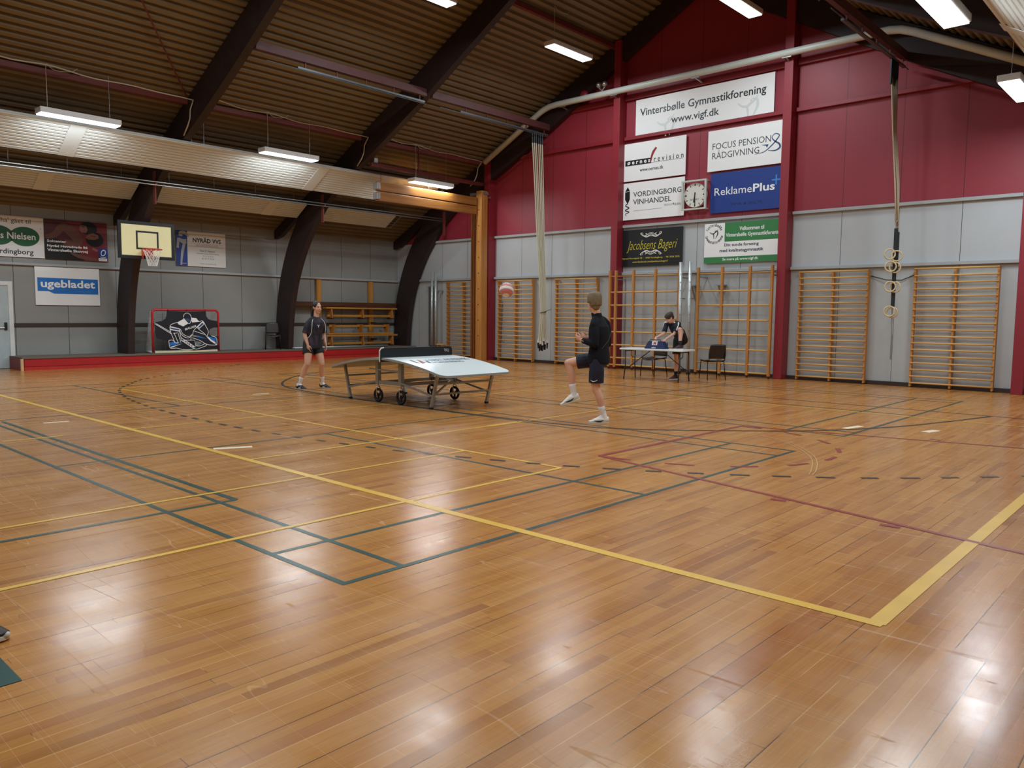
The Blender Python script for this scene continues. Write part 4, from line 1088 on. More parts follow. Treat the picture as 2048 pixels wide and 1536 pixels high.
# ================================================================== curved ball game table
TX, TY = -6.74, 6.30
t = thing('curved_game_table', 'white curved football tennis table on wheels with a solid black net board', 'table', (TX, TY, 0))
def tz(x): return .765-.215*(abs(x)/1.5)**1.75
HL, HW, TT = 1.5, .78, .035
N = 40
def halfw(x):
    q = abs(x)-(HL-.14)
    return HW if q <= 0 else HW-.14+math.sqrt(max(.14**2-q*q, 0))
vs = []; fs = []
for i in range(N+1):
    x = -HL*math.cos(math.pi*i/N); x = max(min(x, HL-.0005), -HL+.0005); hw = halfw(x)
    for z in (tz(x), tz(x)-TT): vs += [(TX+x, TY-hw, z), (TX+x, TY+hw, z)]
top = B(); top.cur = 0
top.add(vs, [(4*i, 4*i+4, 4*i+5, 4*i+1) for i in range(N)]); base_n = 0
top.cur = 1
top.add(vs, [(4*i+2, 4*i+3, 4*i+7, 4*i+6) for i in range(N)] + [(4*i, 4*i+2, 4*i+6, 4*i+4) for i in range(N)] + [(4*i+1, 4*i+5, 4*i+7, 4*i+3) for i in range(N)] + [(0, 1, 3, 2), (4*N, 4*N+2, 4*N+3, 4*N+1)])
M_teq = mat('white_laminate', (232, 242, 242), .25, var=.01)
M_edge = mat('grey_table_edge', (150, 156, 156), .5)
top.build('table_top', [M_teq, M_edge], t, flip=False)
M_teqf = mat('grey_table_steel', (156, 157, 154), .4, .5)
b = B(); Pn = [(-.80, .70), (-.80, .88), (-.775, .915), (-.72, .925), (.72, .925), (.775, .915), (.80, .88), (.80, .70)]
b.prism([(x, z) for x, z in Pn], ((TX, TY, 0), (0, 1, 0), (0, 0, 1), (1, 0, 0)), -.017, .017); net = b.build('net_board', mat('black_net_board', (18, 26, 32), .35), t, bevel=.003)
b = B(); b.tube([(TX, TY-.803, .70), (TX, TY-.803, .88), (TX, TY-.778, .918), (TX, TY-.72, .928)], .012, 6); b.build('edge_trim', M_white, net)
b = B(); put_text(b, 'TEQ', (.60, .825, .72, .88), ((TX+.018, TY, 0), (0, 1, 0), (0, 0, 1), (1, 0, 0)), .0015, -.012); b.build('lettering', INK['off'], net, flip=False)
# print on the playing surface, reading from the far end
def on_top(b, tx, y0, y1, x0, x1, bold=0):
    v2, f2 = text_mesh(tx, bold, 0); xs_ = [v[0] for v in v2]; ys_ = [v[1] for v in v2]
    out = []
    for x, y in v2:
        yy = y0+(x-min(xs_))/(max(xs_)-min(xs_))*(y1-y0); xx = x0-(y-min(ys_))/(max(ys_)-min(ys_))*(x0-x1)
        out.append((TX+xx, TY+yy, tz(xx)+.0025))
    b.add(out, f2)
b = B(); on_top(b, 'KØBSTÆDERNES', -.28, .68, .62, .46, .0); on_top(b, 'FORSIKRING', -.28, .38, .78, .68); b.build('lettering', INK['steel'], t, flip=False)
b = B(); b.cur = 0
for i in range(4):
    y = -.62+.075*i
    def q(yy, xx): return (TX+xx, TY+yy, tz(xx)+.0022)
    x0, x1 = (.76, .60) if i in (1, 3) else (.72, .46)
    b.cur = 0 if i in (1, 2) else 1
    b.add([q(y, x0), q(y+.05, x0), q(y+.05+.05, x1), q(y+.05, x1)], [(0, 1, 2, 3)])
b.build('logo', [INK['red'], INK['navy']], t, flip=False)
LY = .62
for sx in (-1, 1):
    for sy in (-1, 1):
        xa, xb = (1.22, 1.06)
        b = B(); b.bar((TX+sx*xa, TY+sy*LY, tz(xa)-.03), (TX+sx*xb, TY+sy*LY, .02), .05, .035); leg = b.build('leg', M_teqf, t, bevel=.004)
        b = B(); b.bar((TX+sx*xb, TY+sy*LY, .0), (TX+sx*(xb+.003), TY+sy*LY, .03), .055, .045); b.build('foot', M_rubber, leg)
    for z, k in ((.40, .0), (.23, .0)):
        x = 1.06+.16*(z/.58)
        b = B(); b.bar((TX+sx*x, TY-LY, z), (TX+sx*x, TY+LY, z), .03, .03); b.build('end_rail', M_teqf, t, bevel=.003)
    for sy in (-1, 1):
        b = B(); b.bar((TX+sx*1.11, TY+sy*LY, .20), (TX+sx*.30, TY+sy*LY, .36), .025, .03); b.build('side_strut', M_teqf, t, bevel=.003)
        b = B(); b.bar((TX+sx*.30, TY+sy*.60, .31), (TX+sx*.30, TY+sy*.60, tz(.3)-.03), .07, .07); b.build('post', M_teqf, t, bevel=.005)
        # wheel in a fork under each post
        wx, wy = TX+sx*.30, TY+sy*.60
        wh = B(); ring = [(wx+.098*math.cos(R(a)), wy, .12+.098*math.sin(R(a))) for a in range(0, 360, 15)]; wh.tube(ring, .022, 8, closed=True)
        wheel = wh.build('wheel', M_rubber, t, smooth=True)
        b = B(); b.tube([(wx, wy-.022, .12), (wx, wy+.022, .12)], .024, 10)
        for a in range(0, 360, 120): b.bar((wx, wy, .12), (wx+.09*math.cos(R(a+30)), wy, .12+.09*math.sin(R(a+30))), .03, .022, up=(0, 1, 0))
        b.build('wheel_spoke', M_black, wheel)
        b = B(); b.tube([(wx, wy-.038, .12), (wx, wy-.038, .24), (wx, wy-.02, .268), (wx, wy, .272), (wx, wy+.02, .268), (wx, wy+.038, .24), (wx, wy+.038, .12)], .009, 6); b.tube([(wx, wy, .27), (wx, wy, .33)], .014, 8)
        b.build('wheel_fork', M_steel, wheel)
    b = B(); b.bar((TX+sx*.30, TY-.60, .33), (TX+sx*.30, TY+.60, .33), .05, .05); b.build('cross_rail', M_teqf, t, bevel=.004)
    b = B(); b.bar((TX+sx*1.08, TY-.55, .23), (TX+sx*.30, TY+.50, .34), .025, .025); b.build('diagonal_strut', M_teqf, t)
for sy in (-1, 1):
    b = B(); b.bar((TX-.30, TY+sy*.60, .34), (TX+.30, TY+sy*.60, .34), .05, .06); b.build('long_rail', M_teqf, t, bevel=.004)
    b = B(); b.bar((TX-.5, TY+sy*.63, .56), (TX+.30, TY+sy*.63, .54), .02, .02); b.build('upper_strut', M_teqf, t)

# ================================================================== ball in flight
m = bpy.data.materials.new('white_ball_with_coral_bands'); m.use_nodes = True
_n = NT(m); _b = _n.n['Principled BSDF']; _tc = _n.new('ShaderNodeTexCoord').outputs['Object']
_sp = _n.new('ShaderNodeSeparateXYZ'); _n.put(_sp.inputs[0], _n.mapping(_tc, rot=(.5, .35, .2)))
_w = _n.m('ABSOLUTE', _n.m('ADD', _sp.outputs[2], .02)); _nz = _n.noise(_tc, 9, 2, .5)
_band = _n.m('MULTIPLY', _n.m('GREATER_THAN', _w, .022), _n.m('LESS_THAN', _w, .078))
_n.put(_b.inputs['Base Color'], _n.mix(_n.m('MULTIPLY', _band, .85), lin((236, 234, 230)), lin((206, 92, 84)))); _b.inputs['Roughness'].default_value = .4
MATS['ball'] = m
b = B(); b.ellipsoid((-4.57, 6.20, 1.862), (.11, .11, .11), 32, 20)
ball = tag(b.build('football', m, origin=(-4.57, 6.20, 1.862), smooth=True), 'white and coral ball flying in the air above the curved table', 'ball')

# ================================================================== ropes, rings and their tracks
M_rope = mat('cream_rope', (206, 202, 178), .85, var=.10, vscale=60, bump=.4, bscale=200)
M_strap = mat('black_strap', (26, 28, 32), .6)
M_dsteel = mat('dull_dark_steel', (92, 98, 104), .45, .5)
def track(x, y0, y1, lab):
    t = thing('rope_track', lab, 'track', (x, (y0+y1)/2, 7.05))
    b = B(); b.box((x-.05, y0, 6.96), (x+.05, y1, 7.14)); b.build('carrier_beam', mat('dull_oxide_beam', (86, 46, 44), .6, var=.2), t, bevel=.004)
    b = B(); b.box((x-.03, y0+1.0, 6.80), (x+.03, y1-.05, 6.84)); b.build('slide_rail', M_dsteel, t)
    b = B(); b.tube([(x+.10, y0+.2, 6.76), (x+.10, y1-.1, 6.74)], .010, 6); b.build('pull_rail', M_dsteel, t)
    for k in range(5):
        y = y0+1.2+(y1-y0-1.4)*k/4
        b = B(); b.bar((x, y, 6.83), (x, y, 6.97), .02, .03); b.build('hanger', M_rust, t)
for k in range(3, 5):
    for sd in (0, 1):
        x = mir(-11.9) if sd else -11.9
        track(x, ARCH_Y[k]+.10, (ARCH_Y[k+1] if k < 4 else 15.94)-.10, ('rusty red rope track beam %s, %s' % ('on the rings side' if sd else 'on the cream ropes side', ('over the middle bay', 'over the bay beside the gable')[k-3])))
for i in range(10):
    y = 15.14+.042*i+(.02 if i > 4 else 0); x = -11.9+(.02 if i % 2 else -.02); jx, jy, jz = random.uniform(-.05, .05), random.uniform(-.05, .05), random.uniform(-.07, .07)
    t = thing('climbing_rope', 'cream climbing rope in the tied bundle hanging from the track by the gable', 'climbing rope', (x, y, .65), 0, 'cream climbing ropes tied in one bundle')
    q = i/9-.5
    k = i-4.5; sx = .018 if i % 2 else -.018
    P = catmull([(x, y, 6.52), (x+.09, y*.85+15.32*.15, 5.2), (-11.70+sx, 15.32+k*.030, 3.6), (-11.60+sx, 15.32+k*.023, 2.2), (-11.56+sx, 15.30+k*.0195, 1.56), (-11.56+sx*1.4+jx*.1, 15.30+k*.027, 1.0), (-11.56+sx*1.9+jx*.3, 15.30+k*.036, .68+jz)], 6)
    b = B(); b.tube(P, .0175, 7); b.build('rope', M_rope, t, smooth=True)
    b = B(); b.tube([(x, y, 6.80), (x, y, 6.50)], .022, 6); b.build('hanger', mat('dark_hanger', (38, 46, 52), .5, .4), t)
    e = Vector(P[-1]); b = B(); b.tube([e+Vector((0, 0, .06)), e-Vector((0, 0, .03))], .032, 8); kn = b.build('knot', mat('white_knot', (216, 214, 206), .8), t)
    b = B(); b.tube([e-Vector((0, 0, .03)), e-Vector((q*.02, 0, .20))], [.026, .020], 8); b.build('end_sleeve', M_black, t)
b = B(); b.tube([(-11.61, 15.22, 1.54), (-11.56, 15.18, 1.55), (-11.51, 15.22, 1.57), (-11.51, 15.38, 1.58), (-11.56, 15.42, 1.57), (-11.61, 15.38, 1.55)], .010, 6, closed=True); b.tube([(-11.51, 15.30, 1.58), (-11.25, 15.3, 1.66)], .008, 5)
tag(b.build('tie_strap', M_strap, origin=(-11.54, 15.3, 1.55)), 'dark strap tied round the bundle of cream ropes', 'strap')
RX = mir(-11.9)
M_rope2 = mat('greyed_rope', (196, 182, 158), .85, var=.15, vscale=40)
for i in range(6):
    y = 14.98+.075*i
    t = thing('ring_rope', 'greyed hanging rope in the rings bundle by the gable', 'rope', (RX, y, 3.6), 0, 'greyed ropes that carry the gym rings')
    b = B(); b.tube([(RX, y, 6.6), (RX+.06, y*.6+15.2*.4, 5.4), (RX+.12+(.019 if i % 2 else -.019), 15.32+.024*(i-2.5), 4.3), (RX+.17+(.019 if i % 2 else -.019), 15.34+.0205*(i-2.5), 2.9 if i > 2 else 3.45)], .0175, 6); b.build('rope', M_rope2, t, smooth=True)
    b = B(); b.tube([(RX, y, 6.80), (RX, y, 6.30)], .028, 6); b.build('hanger', mat('dark_hanger', (38, 46, 52), .5, .4), t)
rx, ry = RX+.17, 15.26
t = thing('strap_bundle', 'black straps and chain that carry the wooden gym rings', 'strap', (rx, ry, .65))
b = B(); b.bar((rx, ry, 3.38), (rx+.01, ry, 1.72), .07, .03, up=(0, 1, 0)); b.build('strap', M_strap, t)
b = B(); b.tube([(rx+.05, ry, 3.3), (rx+.05, ry, 2.5)], .025, 6); b.build('strap_fold', M_strap, t)
b = B(); b.tube([(rx, ry, 3.36), (rx-.02, ry, 3.48), (rx+.02, ry, 3.55)], .010, 6); b.build('karabiner', M_steel, t)
b = B(); b.tube([(rx, ry, 1.75), (rx+.02, ry, 1.12)], .012, 6); b.tube([(rx+.02, ry, 1.14), (rx+.02, ry, .62)], .018, 6); b.build('adjuster_chain', M_zinc, t)
M_ring = wood('pale_ring_wood', (222, 204, 164), (198, 176, 132), axis=0, scale=20)
for i, (dx, z, a, lb) in enumerate(((-.07, 2.84, 60, 'highest'), (.05, 2.80, 42, 'second highest'), (-.04, 2.58, 40, 'third from the top'), (.03, 2.56, 22, 'fourth from the top'), (-.03, 2.16, 20, 'fifth from the top'), (.05, 2.15, 2, 'sixth from the top'), (-.02, 1.64, 30, 'seventh from the top'), (.02, 1.62, 12, 'lowest'))):
    c = Vector((rx+dx, ry-.05-(.055 if i % 2 == 0 else 0), z)); u = Vector((math.cos(R(a)), math.sin(R(a))*.35, 0)).normalized()
    b = B(); b.tube([c+u*(.105*math.cos(R(k)))+Vector((0, 0, .105*math.sin(R(k)))) for k in range(0, 360, 12)], .016, 8, closed=True)
    tag(b.build('gym_ring', M_ring, origin=c, smooth=True), 'pale wooden gym ring on the black strap, %s in the column' % lb, 'gym ring', 'wooden gym rings on the black straps')
b = B(); b.tube([(-2.56, YG-.02, 2.44), (-2.2, YG-.06, 2.34), (-1.9, YG-.05, 2.33), (-1.6, YG-.02, 2.46)], .010, 6)
tag(b.build('wall_cable', M_black, origin=(-2.1, YG, 2.4), smooth=True), 'thin dark cable sagging between two wall bars behind the rings', 'cable')
b = B(); b.tube(catmull([(-13.93, YG-.03, 1.9), (-13.94, YG-.05, 1.2), (-13.92, YG-.09, .75), (-13.84, YG-.12, .60), (-13.78, YG-.10, .62)], 6), .008, 5)
tag(b.build('dangling_cable', M_black, origin=(-13.9, YG, 1.2), smooth=True), 'thin black cord dangling beside the red column near the timber mast', 'cord')

# ================================================================== timber mast and folded beams
t = thing('timber_mast', 'tall amber timber mast with steel slots standing before the red column', 'mast', (-14.55, 15.5, 0))
b = B(); b.box((-14.52, 15.42, 0), (-14.28, 15.70, 5.40)); b.build('main_post', M_up, t, bevel=.008)
for i, x in enumerate((-14.80, -14.70, -14.60)):
    b = B(); b.box((x-.035, 15.50, .04), (x+.035, 15.64, 5.30)); b.build('side_post', wood('dark_amber_post', (150, 90, 40), (112, 62, 28), axis=2), t, bevel=.004)
b = B(); b.box((-14.86, 15.48, 5.28), (-14.26, 15.72, 5.36)); b.build('head_plate', M_zinc, t)
b = B(); b.bar((-14.36, 15.70, 5.2), (-14.2, 15.78, 5.2), .04, .05); b.build('wall_arm', M_rust, t)
b = B()
for k in range(9): b.tube([(-14.40, 15.415, .8+.5*k), (-14.40, 15.425, .8+.5*k)], .02, 8)
b.build('bolt', M_dark, t)
for z, lb in ((5.06, 'long amber beam folded up along the roof, the upper of two'), (4.78, 'long amber beam folded up along the roof, the lower of two')):
    t = thing('gym_beam', lb, 'gym beam', (-14.5, 13.4, z), 0, 'amber gym beams folded up under the roof')
    b = B(); b.box((-14.57, 11.46, z-.125), (-14.43, 15.36, z+.125)); b.build('beam', wood('amber_beam', (172, 116, 54), (136, 84, 36), axis=1), t, bevel=.01)
    b = B(); b.box((-14.60, 11.40, z-.09), (-14.40, 11.50, z+.09)); b.build('end_fitting', M_zinc, t, bevel=.004)
    for y in (11.6, 13.4):
        b = B(); b.tube([(-14.5, y, z+.12), (-14.5, y, 5.60)], .006, 5); b.build('hanger_wire', M_dark, t)
t = thing('hoist_beam', 'rusty red hoist beam above the folded amber beams', 'beam', (-14.5, 13.4, 5.65))
b = B(); b.box((-14.55, 11.24, 5.58), (-14.45, 15.68, 5.68)); b.build('beam', M_rust, t, bevel=.004)
b = B(); b.bar((-14.5, 13.0, 5.66), (-14.5, 13.0, roof_z(-14.5)-.1), .03, .03); b.build('hanger_rod', M_rust, t)
b = B(); b.box((-14.60, 11.30, 5.68), (-14.40, 11.42, 5.80)); b.build('pulley', M_zinc, t)

# black flat box on the floor by the gable
b = B(); b.box((-9.95, 15.40, 0), (-9.62, 15.62, .06)); tag(b.build('floor_box', M_black, origin=(-9.8, 15.5, 0), bevel=.01), 'low black box on the floor at the foot of the red column', 'box')
t = thing('small_stool', 'small pale wooden block behind the curved table, near the net posts', 'stool', (-16.6, 15.9, 0))
b = B(); b.box((-16.75, 15.72, .42), (-16.50, 15.98, .46)); b.build('top', M_pineX, t, bevel=.004)
for x in (-16.72, -16.53):
    b = B(); b.box((x-.02, 15.75, 0), (x+.02, 15.95, .42)); b.build('leg', M_pine, t)
# ================================================================== people
V = Vector
def limb(b, pts, rad, n=14, flat=False):
    """Smooth tapering limb with rounded ends through pts with radii rad."""
    P = [V(p) for p in pts]
    if len(P) == 2: Q, RR = P, list(rad)
    else:
        Q = []; RR = []; m = 5
        C = catmull(P, m)
        for i, c in enumerate(C):
            k = min(i//m, len(P)-2); q = i/m-k
            Q.append(c); RR.append(rad[k]+(rad[k+1]-rad[k])*q)
    d0 = (Q[0]-Q[1]).normalized(); d1 = (Q[-1]-Q[-2]).normalized()
    A = [(Q[0]+d0*RR[0]*s, RR[0]*c) for s, c in ((.98, .2), (.8, .6), (.45, .89))]
    Z = [(Q[-1]+d1*RR[-1]*s, RR[-1]*c) for s, c in ((.45, .89), (.8, .6), (.98, .2))]
    full = A+list(zip(Q, RR))+([] if flat else Z)
    b.tube([p for p, r in full], [r for p, r in full], n)
def loft(b, rings, n=20, cap=True):
    """rings: (centre, lateral unit, forward unit, half width, half depth)."""
    vs = []; fs = []
    for c, l, f, w_, d in rings:
        c, l, f = V(c), V(l), V(f)
        for j in range(n):
            a = 2*math.pi*j/n; ca, sa = math.cos(a), math.sin(a)
            vs.append(c+l*(w_*math.copysign(abs(ca)**.85, ca))+f*(d*math.copysign(abs(sa)**.85, sa)))
    k = len(rings)
    for i in range(k-1):
        for j in range(n): fs.append((i*n+j, i*n+(j+1) % n, (i+1)*n+(j+1) % n, (i+1)*n+j))
    if cap: fs += [tuple(range(n-1, -1, -1)), tuple((k-1)*n+j for j in range(n))]
    b.add(vs, fs)
def basis(x, y, z): return Matrix((x, y, z)).transposed()
def hand(b, w_, d, nrm, side, curl=25, spread=1.0, k=1.0, thumb=.7):
    """Palm, four fingers of different lengths and a thumb. d: wrist to knuckles, nrm: out of the palm, side: towards the thumb."""
    w_, d, nrm, side = V(w_), V(d).normalized(), V(nrm), V(side)
    nrm = (nrm-d*nrm.dot(d)).normalized(); s = d.cross(nrm).normalized()
    if s.dot(side) < 0: s = -s
    b.ellipsoid(w_+d*.048*k, (.052*k, .040*k, .017*k), 14, 10, basis(d, s, nrm))
    limb(b, [w_-d*.03, w_+d*.03*k], [.025*k, .024*k], 10)
    for i, L in enumerate((.072, .080, .074, .058)):
        o = w_+d*(.082+.006*(1-abs(i-1.2)))*k+s*(.029-.0195*i)*k
        dd = (d+s*(.10-.07*i)*spread).normalized(); P = [o-dd*.02*k]; p = o; a = 0
        for j, f in enumerate((.45, .32, .23)):
            a = R(curl*(.5+.5*j)+4*i)
            e = dd*math.cos(a)+nrm*math.sin(a); P.append(p); p = p+e*(L*f*k)
        P.append(p)
        b.tube(P, [.0088*k, .0092*k, .0086*k, .0080*k, .0066*k], 8); b.ellipsoid(p, (.0068*k,)*3, 8, 6)
    t0 = w_+d*.022*k+s*.026*k
    t1 = t0+(d*.62+s*.70+nrm*.25).normalized()*.036*k; t2 = t1+(d*.92+s*.30*thumb+nrm*.35).normalized()*.030*k; t3 = t2+(d*1.0+nrm*.3).normalized()*.022*k
    b.tube([t0-s*.01, t0, t1, t2, t3], [.012*k, .0125*k, .0108*k, .0098*k, .0075*k], 8); b.ellipsoid(t3, (.0076*k,)*3, 8, 6)
def head(b, c, fd, up, k=1.0):
    c, fd, up = V(c), V(fd).normalized(), V(up).normalized()
    lf = up.cross(fd).normalized(); up = fd.cross(lf).normalized(); M = basis(lf, fd, up)
    def e(l, f, u, r): b.ellipsoid(c+lf*l*k+fd*f*k+up*u*k, tuple(x*k for x in r), 16, 12, M)
    e(0, -.012, .025, (.074, .094, .094)); e(0, .022, -.035, (.061, .070, .085)); e(0, .045, -.098, (.036, .032, .028)); e(0, .012, -.078, (.050, .055, .045))
    e(0, .079, .018, (.048, .014, .014)); e(.034, .066, -.035, (.022, .020, .020)); e(-.034, .066, -.035, (.022, .020, .020))
    b.tube([c+fd*.088*k+up*.008*k, c+fd*.102*k-up*.014*k, c+fd*.110*k-up*.032*k, c+fd*.092*k-up*.044*k], [.008*k, .010*k, .0135*k, .010*k], 10)
    e(.011, .096, -.036, (.008, .009, .007)); e(-.011, .096, -.036, (.008, .009, .007))
    e(0, .087, -.066, (.022, .010, .006)); e(0, .085, -.077, (.019, .010, .007))
    for s in (-1, 1): e(s*.073, -.008, -.010, (.010, .020, .032)); e(s*.079, -.014, -.002, (.006, .016, .022))
    return lf, fd, up, M
def face_bits(body, c, fd, up, k, hairm, lip=(168, 100, 92)):
    c, fd, up = V(c), V(fd).normalized(), V(up).normalized(); lf = up.cross(fd).normalized(); up = fd.cross(lf).normalized(); M = basis(lf, fd, up)
    for s in (-1, 1):
        b = B(); b.ellipsoid(c+lf*.031*s*k+fd*.079*k-up*.004*k, (.0125*k, .008*k, .0068*k), 12, 8, M); ey = b.build('eye', mat('eye_white', (214, 208, 200), .3), body, smooth=True)
        b = B(); b.ellipsoid(c+lf*.031*s*k+fd*.0850*k-up*.004*k, (.0058*k, .0030*k, .0060*k), 10, 8, M); b.build('iris', mat('dark_iris', (44, 32, 26), .2), ey, smooth=True)
        b = B(); b.tube([c+lf*.014*s*k+fd*.0935*k+up*.016*k, c+lf*.032*s*k+fd*.090*k+up*.022*k, c+lf*.050*s*k+fd*.076*k+up*.017*k], [.003*k, .0042*k, .0022*k], 6); b.build('eyebrow', hairm, body)
    b = B(); b.ellipsoid(c+fd*.0925*k-up*.0665*k, (.021*k, .0055*k, .0045*k), 12, 8, M); b.ellipsoid(c+fd*.0905*k-up*.0765*k, (.018*k, .0060*k, .0055*k), 12, 8, M); b.build('lip', mat('lip_%d' % lip[0], lip, .45), body, smooth=True)
def shoe(body, heel, toe, up, main, solem, accent, L=None, stripes=0, kind='low', lat=None):
    """Sports shoe from heel to toe; up is the sole's upward normal."""
    h, t_, up = V(heel), V(toe), V(up).normalized(); d = (t_-h); L = d.length; d.normalize(); up = (up-d*up.dot(d)).normalized(); s = d.cross(up).normalized()
    b = B()
    rg = [(.00, .026, .062, .016), (.06, .035, .080, .006), (.20, .042, .092, 0), (.36, .043, .098, 0), (.54, .045, .080, 0), (.72, .047, .054, 0), (.86, .043, .034, 0), (.96, .029, .026, .002), (1.0, .012, .016, .006)]
    vs = []; fs = []; n = 14
    for q, w_, hh, z0 in rg:
        for j in range(n):
            a = 2*math.pi*j/n; ca, sa = math.cos(a), math.sin(a)
            z = .014+z0+(hh*.5)*(1+sa) if sa >= 0 else .014+z0+(hh*.5)*(1+max(sa, -1))
            vs.append(h+d*(q*L)+s*(w_*ca*(1 if sa < .2 else 1-.35*(sa-.2)))+up*z)
    for i in range(len(rg)-1):
        for j in range(n): fs.append((i*n+j, i*n+(j+1) % n, (i+1)*n+(j+1) % n, (i+1)*n+j))
    fs += [tuple(range(n-1, -1, -1)), tuple((len(rg)-1)*n+j for j in range(n))]
    b.add(vs, fs); sh = b.build('shoe', main, body, smooth=True)
    b = B(); out = []
    for q, w_, hh, z0 in rg: out.append((q*L, w_*1.08))
    poly_ = [(x, w2) for x, w2 in out]+[(x, -w2) for x, w2 in out[::-1]]
    b.prism(poly_, (h, d, s, up), 0, .022); b.build('sole', solem, sh, bevel=.004)
    for sd in (-1, 1):
        if stripes:
            for i in range(3):
                q = .40+.085*i; b = B(); b.tube([h+d*(q*L)+s*sd*.040+up*.026, h+d*((q+.02)*L)+s*sd*.040+up*.045, h+d*((q+.05)*L)+s*sd*.031+up*.066], [.007, .007, .006], 6); b.build('stripe', accent, sh)
        elif accent is not None:
            b = B(); b.tube([h+d*.24*L+s*sd*.038+up*.058, h+d*.40*L+s*sd*.0405+up*.036, h+d*.55*L+s*sd*.0435+up*.034, h+d*.74*L+s*sd*.043+up*.046], [.003, .009, .009, .003], 6); b.build('side_mark', accent, sh)
    b = B()
    for i in range(4):
        q = .46+.07*i; z = .014+.092-.016*i; b.tube([h+d*(q*L)-s*.020+up*(z-.006), h+d*(q*L)+up*(z+.004), h+d*(q*L)+s*.020+up*(z-.006)], .004, 5)
    b.build('lace', solem if stripes else main, sh)
    return sh
def sock(body, an, kn, m, top, toe, r0=.041, r1=.050):
    an, kn, toe = V(an), V(kn), V(toe); d = (kn-an).normalized(); q = toe-an
    b = B(); limb(b, [an-d*.03, an+d*.03, an+d*top], [r0+.004, r0, r1]); limb(b, [an-d*.005, an+q*.28+V((0, 0, -.012)), an+q*.45+V((0, 0, -.020))], [r0-.001, .032, .022]); return b.build('sock', m, body, smooth=True, remesh=.008, sm=2)
SKIN = mat('fair_skin', (222, 172, 148), .5, var=.05, vscale=9)
SKIN2 = mat('tanned_fair_skin', (214, 164, 138), .5, var=.05, vscale=9)
def person(name_label, loc):
    b = B(); return b
def up_dir(a, c): return (V(a)-V(c)).normalized()
VX = .0065

# ---- the player kicking on one leg
J = {k: V(v) for k, v in dict(headc=(-2.990, 6.272, 1.668), neck=(-2.955, 6.305, 1.459), lsh=(-2.885, 6.145, 1.395), rsh=(-2.935, 6.500, 1.410), lel=(-2.835, 6.115, 1.105), rel=(-2.915, 6.515, 1.10),
     lwr=(-3.055, 6.10, 1.155), rwr=(-3.105, 6.285, 1.185), pel=(-2.925, 6.323, .925), lhip=(-2.890, 6.235, .885), rhip=(-2.965, 6.400, .890), lkn=(-2.905, 6.245, .480), lan=(-2.822, 6.330, .105), rkn=(-3.335, 6.165, .825), ran=(-3.272, 6.228, .385)).items()}
fw = V((-.97, -.24, 0)).normalized(); lt = V((0, 0, 1)).cross(fw)
fp = V((-.90, -.30, .0)).normalized()
b = B()
hd = V((-.80, .15, -.08)); hd = V((-.88, .40, -.06))
head(b, J['headc'], hd, V((-.05, 0, 1)), 1.0)
limb(b, [J['headc']+V((.03, 0, -.06)), J['neck']+V((0, 0, -.03))], [.056, .060])
sp = [(J['pel']+V((0, 0, -.07)), .150, .105), (J['pel']+V((0, 0, .03)), .155, .108), (V((-2.925, 6.325, 1.08)), .140, .098), (V((-2.93, 6.322, 1.25)), .160, .108), (V((-2.932, 6.318, 1.34)), .155, .095), (V((-2.94, 6.312, 1.41)), .09, .07)]
loft(b, [(c, lt, fw, w_, d) for c, w_, d in sp])
for s in 'lr':
    limb(b, [J[s+'sh'].lerp(J['pel'], .04)+V((0, 0, -.045)), J[s+'el']], [.046, .040]); limb(b, [J[s+'el'], J[s+'wr']], [.041, .027])
    limb(b, [J[s+'hip'], (J[s+'hip']+J[s+'kn'])/2+fw*.012, J[s+'kn']], [.088, .076, .056]); k, a = J[s+'kn'], J[s+'an']
    bk = (k-J[s+'hip']).normalized(); calf = k.lerp(a, .32)-fw*.018
    limb(b, [k, calf, k.lerp(a, .68), a], [.053, .056, .042, .036])
limb(b, [J['lan'], J['lan']+V((-.06, -.05, -.05))], [.034, .024]); limb(b, [J['ran'], J['ran']+V((-.05, -.05, -.08))], [.034, .024])
hand(b, J['lwr'], V((-.85, -.10, .35)), V((-.25, .65, .35)), V((0, .2, 1)), curl=48)
hand(b, J['rwr'], V((-.75, -.55, .30)), V((-.15, -.75, .2)), V((0, 0, 1)), curl=42)
man = b.build('person', SKIN, origin=(-2.87, 6.35, 0), smooth=True, remesh=VX, sm=3)
tag(man, 'person with blond hair in black track top and navy shorts kicking on one leg', 'person')
M_blond = mat('blond_hair', (124, 108, 80), .55, var=.30, vscale=60, stretch=(1, 1, .25), bump=.6, bscale=90)
face_bits(man, J['headc'], hd, V((-.05, 0, 1)), 1.0, mat('light_brow', (128, 100, 70), .7))
hc = J['headc']; f_, u_ = V(hd).normalized(), V((0, 0, 1)); l_ = u_.cross(f_).normalized(); Mh = basis(l_, f_, u_)
b = B(); b.ellipsoid(hc-f_*.020+u_*.044, (.089, .104, .092), 20, 14, Mh); b.ellipsoid(hc-f_*.060-u_*.012, (.074, .062, .084), 16, 12, Mh); b.ellipsoid(hc-f_*.075-u_*.060, (.056, .036, .048), 14, 10, Mh)
for s in (-1, 1): b.ellipsoid(hc+l_*s*.058+f_*.012+u_*.040, (.028, .060, .044), 12, 8, Mh); b.ellipsoid(hc+l_*s*.055-f_*.045-u_*.022, (.024, .036, .05), 12, 8, Mh)
